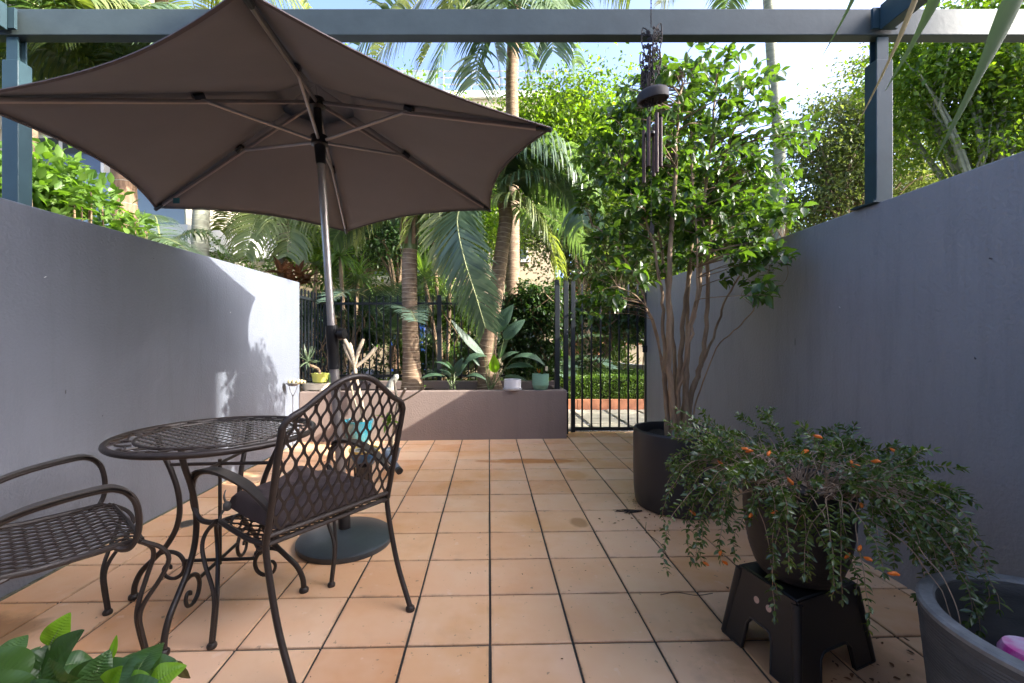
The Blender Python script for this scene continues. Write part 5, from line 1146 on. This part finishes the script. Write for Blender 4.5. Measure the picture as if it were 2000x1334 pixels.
# peace lily close to the camera, bottom left
def near(px_, py_, y): return (px_, py_, y)
lc_ = P(160,1480,.93); lpot = thing('plant_pot', 'small dark pot under the peace lily just below the frame', 'plant pot', (lc_.x,lc_.y,0))
obj('pot_body', MB().lathe([(.001,0),(.10,0),(.125,.19),(.118,.19),(.112,.15),(.001,.15)], (lc_.x,lc_.y,0), 32), M_blackpot, lpot); obj('soil', MB().lathe([(.001,.165),(.113,.16)], (lc_.x,lc_.y,0), 24), M_soil, lpot)
ly = thing('peace_lily', 'broad leaved peace lily at the bottom left corner close to the camera', 'plant', (lc_.x,lc_.y,.165))
for q in [((62,1350,.93),(165,1230,.93),.098,L_lily,.03,(-.75,-1,.2)), ((97,1262,.945),(138,1196,.96),.055,L_lime,.1,(.4,-1,.3)), ((235,1345,.93),(345,1290,.95),.085,L_lily,.14,(-.1,-.75,1)), ((345,1292,.95),(372,1325,.95),.025,L_bird,.1,(0,-1,.2)),
    ((205,1350,.9),(283,1272,.98),.10,L_lily,.10,(-.3,-.8,.7)), ((118,1370,.95),(265,1290,.95),.085,L_lily,.16,(-.2,-.8,.8)), ((215,1350,.88),(240,1300,.86),.055,L_lime,.12,(0,-1,.5)), ((250,1350,.9),(292,1318,.9),.05,L_lime,.2),
    ((40,1340,.9),(-40,1275,.9),.10,L_lily,.1,(0,-.8,1)), ((60,1330,.92),(140,1240,.99),.07,L_lily,.08,(.5,-1,.4)), ((170,1345,.9),(215,1268,.93),.06,L_lily,.1,(.6,-1,.3)), ((255,1345,.9),(320,1255,1.0),.075,L_lily,.18,(-.1,-.6,1)), ((150,1350,.86),(95,1285,.86),.075,L_lily,.12,(-.5,-.9,.5)), ((290,1350,.88),(365,1300,.92),.06,L_lime,.2,(0,-.6,1)), ((0,1300,.95),(55,1240,1.0),.06,L_lily,.12,(.2,-.9,.6)), ((110,1320,.95),(10,1288,.92),.07,L_lily,.14,(0,-.7,1)), ((130,1400,.85),(60,1330,.84),.12,L_lily,.15,(-.3,-.8,.8)), ((160,1380,.84),(185,1310,.84),.09,L_lily,.1,(.5,-1,.4)),
    ((30,1400,.85),(-20,1310,.85),.11,L_lily,.1,(.4,-.8,.6)), ((215,1290,.94),(228,1240,.95),.016,L_lime,.0,(1,-1,0)), ((200,1400,.86),(330,1345,.88),.10,L_lily,.12,(0,-.7,1)), ((95,1310,1.0),(190,1300,1.05),.06,L_lily,.2,(0,-.6,1)), ((20,1330,1.0),(80,1262,1.05),.05,L_lily,.1,(0,-.8,.6))]:
    mm = mat('olive_sepal', (.12,.10,.03), .6) if q[2] == .025 else q[3]
    blade(ly, (lc_.x+random.uniform(-.03,.03), lc_.y+random.uniform(-.03,.03), .17), P(*q[0]), P(*q[1]), q[2], mm, q[4], q[5] if len(q) > 5 else (0,-.5,1), wave=.09, fold=.28)

# palm leaflets hanging into the top right corner
kp = Vector((1.62,.12,0)); t = thing('plant_pot', 'dark pot of the potted palm beside the photographer', 'plant pot', kp)
obj('pot_body', MB().lathe([(.001,0),(.15,0),(.18,.36),(.17,.36),(.165,.31),(.001,.31)], kp, 32), M_blackpot, t); obj('soil', MB().lathe([(.001,.33),(.165,.325)], kp, 24), M_soil, t)
kt = thing('potted_palm', 'long dark green palm leaflets hanging into the top right corner close to the camera', 'palm', kp+Vector((0,0,.33)))
rc_ = spline([kp+Vector((0,0,.33)), kp+Vector((-.02,.05,1.3)), kp+Vector((-.1,.3,2.05)), kp+Vector((-.35,.62,2.42)), kp+Vector((-.75,.85,2.35))], 8)
obj('stalk', MB().tube(rc_, [.011*(1-.6*k/len(rc_)) for k in range(len(rc_))], 8), M_rachis, kt)
M_dry = mat('yellow_dry_leaflet', (.30,.22,.06), .6, col2=(.12,.09,.03), vscale=6, stretch=(1,1,.4))
for a_, b_, w, mm in (((2010,-60,.82),(1824,317,.86),.040,L_palm), ((1855,-60,.86),(1729,178,.92),.026,L_palm), ((1806,-45,.85),(1665,262,.88),.0115,M_dry), ((1690,-60,.9),(1607,108,.95),.012,L_palm), ((2150,-60,.8),(2060,240,.84),.03,L_palm)):
    A_, B2_ = P(*a_), P(*b_); pts = [A_.lerp(B2_, k/9)+Vector((.012*math.sin(math.pi*k/9), 0, .012*math.sin(math.pi*k/9))) for k in range(10)]
    vs = []; fs = []; s_ = (B2_-A_).cross(Vector((0,1,0))).normalized()
    for j, p in enumerate(pts):
        ww = w*(.55+.45*math.sin(math.pi*min(1,j/9*1.5+.2)))*(1-(j/9)**2.4)/2+.0004; vs += [p-s_*ww+Vector((0,.3*ww,0)), p, p+s_*ww+Vector((0,.35*ww,0))]
    for j in range(9): q = j*3; fs += [(q,q+1,q+4,q+3),(q+1,q+2,q+5,q+4)]
    near_r = min(rc_, key=lambda r_: (r_-A_).length); 
    lo = obj('leaflet', MB().add(vs, fs), mm, kt); obj('leaflet_base', MB().ribbon([near_r, near_r.lerp(A_,.5)+Vector((0,0,.02)), A_], Vector((0,-1,.3)), [w*.3,w*.5,w*.5], .0012), mm, lo)

# --- things on and around the planter
M_yg = mat('lime_glaze', (.50,.52,.11), .3, var=.1); M_cream = mat('cream_glaze', (.62,.57,.46), .4, var=.12, vscale=12); M_teal = mat('turquoise_glaze', (.01,.15,.18), .18, col2=(.01,.09,.14), vscale=6, coat=.5)
M_mint = mat('mint_glaze', (.20,.38,.27), .4, var=.15, vscale=12, stretch=(1,1,5), bump=.4, bscale=30); M_wht = mat('white_ceramic', (.72,.71,.73), .35, var=.05)
PT = .552
def on(px_, y=None): y = y or 4.92; return Vector(((px_-CX)/F*y, y, PT))
q = on(616, 4.86); t = thing('bonsai_tray', 'oval cream ceramic tray at the left end of the planter', 'tray', q)
def oval(prof, c, sx, sy, n=40, lob=0):
    vs = []; fs = []
    for r_, z in prof:
        for i in range(n): a_ = 2*math.pi*i/n; rr_ = r_*(1+lob*math.cos(8*a_)); vs.append((c.x+rr_*math.cos(a_)*sx, c.y+rr_*math.sin(a_)*sy, c.z+z))
    for j in range(len(prof)-1): fs += [(j*n+i, j*n+(i+1)%n, (j+1)*n+(i+1)%n, (j+1)*n+i) for i in range(n)]
    return MB().add(vs, fs)
obj('tray_body', oval([(.001,.008),(.12,.008),(.135,.012),(.155,.075),(.165,.078),(.165,.086),(.152,.086),(.13,.045),(.001,.045)], q, 1, .52, lob=.03), M_cream, t)
obj('soil', oval([(.001,.07),(.148,.068)], q, 1, .52), M_soil, t)
for dx in (-.08,.08): obj('foot', MB().box((q.x+dx-.02,q.y-.05,PT+.001),(q.x+dx+.02,q.y+.05,PT+.0095)), M_cream, t, False)
q2 = Vector((on(625,4.87).x, 4.87, PT+.09)); t = thing('plant_pot', 'small lime green lobed pot standing in the cream tray', 'plant pot', q2)
obj('pot_body', oval([(.001,0),(.07,0),(.082,.01),(.093,.09),(.098,.105),(.092,.107),(.084,.09),(.001,.085)], q2, 1, .9, lob=.035), M_yg, t)
t = thing('aloe', 'spiky grey green aloe leaning from the lime pot against the left wall', 'succulent', q2+Vector((0,0,.085)))
ac = P(601,706,4.84); obj('stem', MB().tube(spline([q2+Vector((0,0,.08)), q2+Vector((-.02,0,.15)), ac+Vector((.03,0,-.04)), ac],4), [.018]*8+[.014]*5, 8), M_bark, t)
mb = MB()
for k in range(26):
    a_ = k*2.4; e = R(random.uniform(-35,75)); L_ = random.uniform(.13,.20); d_ = Vector((math.cos(a_)*math.cos(e), math.sin(a_)*math.cos(e)*.8, math.sin(e))); p0 = ac+Vector((0,0,.02*random.uniform(-1,1)))
    mb.tube(spline([p0, p0+d_*L_*.5, p0+d_*L_+Vector((0,0,-.02 if e < .6 else .02))],3), [.013,.013,.012,.010,.008,.005,.001], 6, flat=.5)
obj('leaves', mb, L_aloe, t, kind='stuff')
t = thing('cactus', 'small green cactus in an orange plastic pot beside the cream tray', 'cactus', on(646,4.88)); q = on(646,4.88)
obj('pot_body', MB().lathe([(.001,0),(.026,0),(.034,.05),(.038,.052),(.038,.062),(.033,.062),(.03,.05),(.001,.05)], q, 24), mat('orange_plastic', (.60,.11,.03), .5), t)
obj('cactus_body', MB().lathe([(.001,.05),(.02,.05),(.026,.09),(.022,.135),(.01,.155),(.001,.158)], q, 20, wob=.04).lathe([(.001,.0),(.016,.02),(.014,.08),(.001,.095)], (q.x-.035,q.y+.05,q.z+.10), 16), mat('cactus_skin', (.10,.17,.06), .6, var=.3, vscale=40, bump=1), t)
# garden stake with pale cup
q = P(572,748,4.35); t = thing('garden_stake', 'thin metal garden stake with pale yellow seed head ornament by the left wall', 'ornament', (q.x,q.y,0))
obj('stake', MB().tube([(q.x,q.y,0), (q.x,q.y,q.z-.12)], .005, 6).tube(spline([(q.x,q.y,q.z-.14),(q.x-.025,q.y,q.z-.08),(q.x-.04,q.y,q.z-.03)],4), .0035, 6).tube(spline([(q.x,q.y,q.z-.14),(q.x+.03,q.y,q.z-.08),(q.x+.045,q.y,q.z-.03)],4), .0035, 6), mat('grey_wire', (.2,.2,.21), .5, metal=.5), t)
obj('cup', oval([(.001,-.035),(.04,-.03),(.07,-.005),(.068,0),(.001,-.005)], q, 1, .6), mat('grey_wire', (0,0,0)), t)
hd = MB()
for k, (dx, r_) in enumerate(((-.045,.034),(-.005,.036),(.035,.032),(.07,.026),(.098,.018))): hd.ball((q.x+dx+.02,q.y,q.z+.012), r_, 12, (.8,1,.9))
obj('seed_head', hd, mat('pale_yellow_stone', (.52,.50,.30), .8, col2=(.35,.26,.14), vscale=25), t)
# white pot on saucer, mint pot
q = on(1001,4.92); t = thing('plant_pot', 'short white ceramic pot on a white saucer on the planter ledge', 'plant pot', q)
pr = [(.001,.022),(.088,.022)]; [pr.append((.098+.0012*(k%2), .024+k*.0065)) for k in range(15)]; pr += [(.100,.122),(.094,.124),(.09,.105),(.001,.10)]
obj('pot_body', MB().lathe(pr, q, 48), M_wht, t); obj('saucer', MB().lathe([(.001,.001),(.095,.001),(.108,.008),(.112,.020),(.105,.020),(.098,.012),(.001,.0115)], q, 48), M_wht, t)
q = on(1055.5,4.95); t = thing('plant_pot', 'mint green ceramic pot at the right end of the planter ledge', 'plant pot', q)
pr = [(.001,.001),(.070,.001),(.082,.012),(.092,.05)]; [pr.append((.0955+.0012*(k%2), .055+k*.008)) for k in range(15)]; pr += [(.098,.183),(.092,.186),(.088,.16),(.001,.155)]
obj('pot_body', MB().lathe(pr, q, 48), M_mint, t); obj('soil', MB().lathe([(.001,.172),(.088,.168)], q, 20), M_soil, t)
t = thing('potted_flower', 'small orange bloom and thin foliage growing from the mint green pot', 'plant', q+Vector((0,0,.17)))
rosette(t, q+Vector((.02,0,.17)), 16, .17, .02, L_dark, (25,85), .5); fo = MB()
for k in range(5): a_ = k*1.25; fo.tube([q+Vector((-.02,-.02,.19)), q+Vector((-.02+.02*math.cos(a_),-.02+.015*math.sin(a_),.225)), q+Vector((-.02+.028*math.cos(a_),-.02+.02*math.sin(a_),.255))], [.004,.006,.001], 6, flat=.5)
obj('petals', fo, M_or, t); obj('name_tag', MB().box((q.x+.055,q.y-.012,PT+.22),(q.x+.085,q.y-.010,PT+.27)), mat('tag_cream', (.6,.52,.35), .6), t, False)
# grey stone ornament and a few dry things in the planter soil
q = P(770,757,5.12); t = thing('stone_ornament', 'small weathered grey stone figure leaning in the planter left of the ringed palm', 'ornament', q)
obj('figure', MB().tube(spline([q+Vector((-.06,0,-.05)), q+Vector((-.03,0,.05)), q+Vector((.01,0,.11)), q+Vector((.045,0,.16))],4), [.065,.062,.055,.052,.05,.045,.04,.036,.034,.036,.034,.022,.004], 12), mat('weathered_stone', (.36,.36,.31), .9, var=.4, vscale=16, bump=2, bscale=50), t)
obj('foot', MB().ball(q+Vector((-.085,-.03,-.02)), .05, 10, (1.2,.8,.7)), mat('weathered_stone', (0,0,0)), t)
# frangipani cuttings in the turquoise pot
q = FL(700, 866); q.z = 0; t = thing('plant_pot', 'turquoise glazed pot on the tiles behind the front chair', 'plant pot', q)
obj('pot_body', MB().lathe([(.001,.002),(.10,.002),(.118,.02),(.145,.16),(.150,.22),(.160,.235),(.160,.255),(.148,.257),(.138,.225),(.001,.22)], q, 48), M_teal, t); obj('soil', MB().lathe([(.001,.235),(.139,.23)], q, 24), M_soil, t)
M_frang = mat('grey_frangipani_bark', (.33,.28,.21), .8, col2=(.20,.16,.11), vscale=14, bump=1, bscale=60); Yf = q.y
t = thing('frangipani', 'bare pale forked frangipani cutting rising above the chair back', 'plant', q+Vector((0,0,.23)))
fb = MB(); PF = lambda a_, b_, dy=0: P(a_, b_, Yf+dy)
fb.tube(spline([PF(712,840), PF(706,790), PF(697,745), PF(692,712)],5), [.024]*8+[.021]*8, 10)
for pts in ([(692,714),(681,696),(672,672)], [(693,712),(684,685),(672,661)], [(694,712),(688,690),(683,670)], [(693,714),(699,690),(710,662)], [(694,718),(715,700),(736,678)]): fb.tube(spline([PF(*p_, .02*i) for i, p_ in enumerate(pts)],4), [.018]*4+[.021]*4+[.014], 9)
fb.tube(spline([PF(697,800,.05), PF(688,765,.06), PF(684,738,.06)],4), [.012]*9, 8)
obj('stem', fb, M_frang, t); obj('leaf_bud', MB().tube([PF(736,678,.04), PF(737,672,.04)], [.008,.002], 6), L_lime, t)
rosette(t, PF(706,835), 8, .12, .03, L_lily, (20,80), .6)
# second cutting and blue bowl
q = FL(712, 908); q.z = 0; t = thing('plant_pot', 'blue glazed bowl planter with cream rim behind the front chair', 'plant pot', q)
obj('pot_body', MB().lathe([(.001,.002),(.075,.002),(.09,.02),(.128,.09),(.134,.125),(.124,.127),(.115,.11),(.001,.105)], q, 40), mat('blue_glaze', (.02,.09,.18), .15, col2=(.01,.05,.12), vscale=8, coat=.5), t)
obj('rim', MB().lathe([(.122,.1275),(.137,.1275),(.138,.146),(.122,.146),(.120,.128)], q, 40), mat('mustard_rim', (.45,.33,.08), .3), t)
obj('gravel', MB().lathe([(.001,.136),(.118,.131)], q, 24), mat('white_chips', (.6,.58,.54), .8, col2=(.2,.17,.12), vscale=30, bump=2, bscale=50), t)
t = thing('succulent', 'small fleshy green succulent in the blue bowl', 'succulent', q+Vector((0,0,.13))); rosette(t, q+Vector((0,0,.13)), 14, .09, .022, L_lily, (10,80), .3)
q = P(768,850,3.9); q.z = 0; t = thing('frangipani', 'second bare forked cutting with green side shoots right of the chair back', 'plant', q); PF = lambda a_, b_, y=3.9: P(a_, b_, y)
sb = FL(764,900); sb.z = 0
fb = MB(); fb.tube(spline([sb+Vector((0,0,.02)), PF(770,830), PF(777,787)],5), [.013]*11, 8); fb.tube([PF(777,788), PF(773,765), PF(770,742)], [.011,.012,.009], 8); fb.tube([PF(777,788), PF(784,774), PF(792,759,3.85)], [.012,.013,.012], 8); fb.tube([PF(777,788), PF(800,776), PF(830,757,3.8)], [.009,.009,.006], 8)
obj('stem', fb, M_frang, t); rosette(t, PF(760,826), 9, .16, .045, L_bright, (-30,85), .7); rosette(t, PF(830,756,3.8), 4, .03, .01, L_lime, (20,80), .3)
obj('pot_body', MB().lathe([(.001,.001),(.06,.001),(.085,.10),(.09,.11),(.08,.11),(.075,.09),(.001,.09)], sb, 28), mat('grey_blue_pot', (.16,.20,.25), .5, var=.2), t)
# dark basket pot with tall hoop handle
q = FL(709, 946); q.z = 0; t = thing('basket', 'dark glossy basket with round hoop handle on the tiles behind the front chair', 'basket', q)
bk = MB(); bk.lathe([(.001,.002),(.052,.002),(.058,.01),(.062,.10),(.066,.145),(.058,.145),(.054,.11),(.001,.11)], q, 24)
obj('basket_body', bk, mat('black_glaze', (.02,.014,.012), .15, coat=.4), t)
for k in range(12): a_ = k*math.pi/6; obj('rib', MB().tube([q+Vector((.060*math.cos(a_), .060*math.sin(a_), .01)), q+Vector((.068*math.cos(a_), .068*math.sin(a_), .145))], .004, 6), mat('black_glaze', (0,0,0)), t)
obj('handle', MB().tube(spline([q+Vector((-.05,0,.13)), P(681,915,q.y-.02), P(688,880,q.y-.02), P(707,864,q.y-.02), P(735,880,q.y-.02), P(768,912,q.y-.02)],5), .007, 8), M_blackpl, t)
a_, b_ = P(752,880,3.7), P(778,917,3.45); t = thing('hand_tool', 'blue grey tool handle with black end leaning low behind the front chair', 'tool', b_)
obj('handle', MB().tube([a_, b_], .026, 14), mat('grey_blue_pot', (0,0,0)), t); obj('end_cap', MB().tube([b_, b_+(b_-a_).normalized()*.03], .029, 14), M_blackpl, t)

# litter on the tiles: dry leaves, petals, specks of soil; roots creeping from under the big pot
n = 150; pr = np.c_[RNG.uniform(-1.9,1.8,n), RNG.uniform(1.2,4.6,n), np.full(n,.004)]
ex = np.c_[RNG.normal(1.38,.20,110), RNG.normal(1.40,.22,110), np.full(110,.004)]; ex2 = np.c_[RNG.normal(1.0,.12,30), RNG.normal(2.65,.12,30), np.full(30,.004)]
aa = RNG.uniform(0,6.283,240); rr = .262+np.abs(RNG.normal(0,.028,240)); ex3 = np.c_[pc.x+rr*np.cos(aa), pc.y+rr*np.sin(aa), np.full(240,.004)]
pr = np.r_[ex3, pr, ex, ex2]; pr = pr[(pr[:,0] < 1.86) & (pr[:,0] > -2.07)]
d_ = rdir(len(pr)); d_[:,2] *= .12; V, Fc = scatter(pr, d_, np.r_[RNG.uniform(.004,.013,len(pr)-120), RNG.uniform(.010,.026,120)], .5, 'oval', roll=.5)
V[:,2] = np.maximum(V[:,2], .0012); npobj('leaf_litter', V, Fc, leafmat('dry_litter', (.05,.025,.012), (.20,.07,.02), .1, .7), None, 'stuff')
rt = MB(); rb_ = FL(1242, 1000); rb_.z = .004
for k in range(9):
    e = rb_+Vector((-random.uniform(.06,.16), random.uniform(-.03,.03), 0)); rt.tube(spline([rb_+Vector((.04,0,.004)), rb_.lerp(e,.5)+Vector((0,random.uniform(-.02,.02),.002)), e],4), [.004-.0003*i for i in range(9)], 5)
rt.tube(spline([FL(1262,1020), FL(1263,1040), FL(1290,1062), FL(1305,1090)],5), .0016, 5)
rt.tube(spline([FL(1290,1163)+Vector((0,0,.003)), FL(1320,1158)+Vector((0,0,.003)), FL(1360,1164)+Vector((0,0,.003)), FL(1392,1160)+Vector((0,0,.003))],5), .0013, 5)
t = thing('pot_roots', 'dark dead roots creeping out from under the large charcoal pot', 'roots', rb_); obj('roots', rt, mat('dead_root', (.03,.02,.015), .9), t, kind='stuff')
dc = FL(450, 929)
V, Fc = scatter(np.c_[RNG.normal(dc.x,.022,14), RNG.normal(dc.y,.03,14), np.full(14,.006)], rdir(14,.2,.4), RNG.uniform(.02,.04,14), .4, 'oval'); V[:,2] = np.maximum(V[:,2], .001)
t = thing('leaf_debris', 'little heap of dry brown leaves on the tiles behind the table', 'debris', dc); npobj('dry_leaves', V, Fc, MATS['dry_litter'], t, 'stuff')

# small chips and scuffs on the painted walls, as the photograph shows them
chips = []
for px_, py_, X_, w_, h_, c_ in ((88,541,-2.1,.012,.006,0),(128,765,-2.1,.004,.022,1),(300,505,-2.1,.006,.006,1),(200,812,-2.1,.008,.008,1),(450,610,-2.1,.01,.008,0),(1795,892,1.89,.006,.030,1),(1553,668,1.89,.004,.05,1),(1905,700,1.89,.008,.01,1),(1640,600,1.89,.01,.006,0),(1935,505,1.89,.014,.006,1)):
    y_ = X_*F/(px_-CX); z_ = H-(py_-CY)/F*y_; chips.append((X_, y_, z_, w_, h_, c_))
for c_ in (0, 1):
    mb = MB()
    for X_, y_, z_, w_, h_, cc in chips:
        if cc != c_: continue
        sg = .0012 if X_ < 0 else -.0012; k_ = 7; r_ = [random.uniform(.6,1.2) for _ in range(k_)]
        pts = [(y_+w_*.5*r_[i]*math.cos(6.283*i/k_), z_+h_*.5*r_[i]*math.sin(6.283*i/k_)+.3*w_*math.cos(6.283*i/k_)) for i in range(k_)]
        b_ = len(mb.v); mb.add([(X_-sg, a_, q_) for a_, q_ in pts]+[(X_+sg, a_, q_) for a_, q_ in pts], [tuple(range(k_)), tuple(range(2*k_-1,k_-1,-1))]+[(i,(i+1)%k_,(i+1)%k_+k_,i+k_) for i in range(k_)])
    o = obj('paint_chips', mb, mat('bare_render_chip', (.55,.55,.55), .9) if c_ == 0 else mat('dark_scuff', (.06,.06,.065), .9), None, False); o['kind'] = 'stuff'
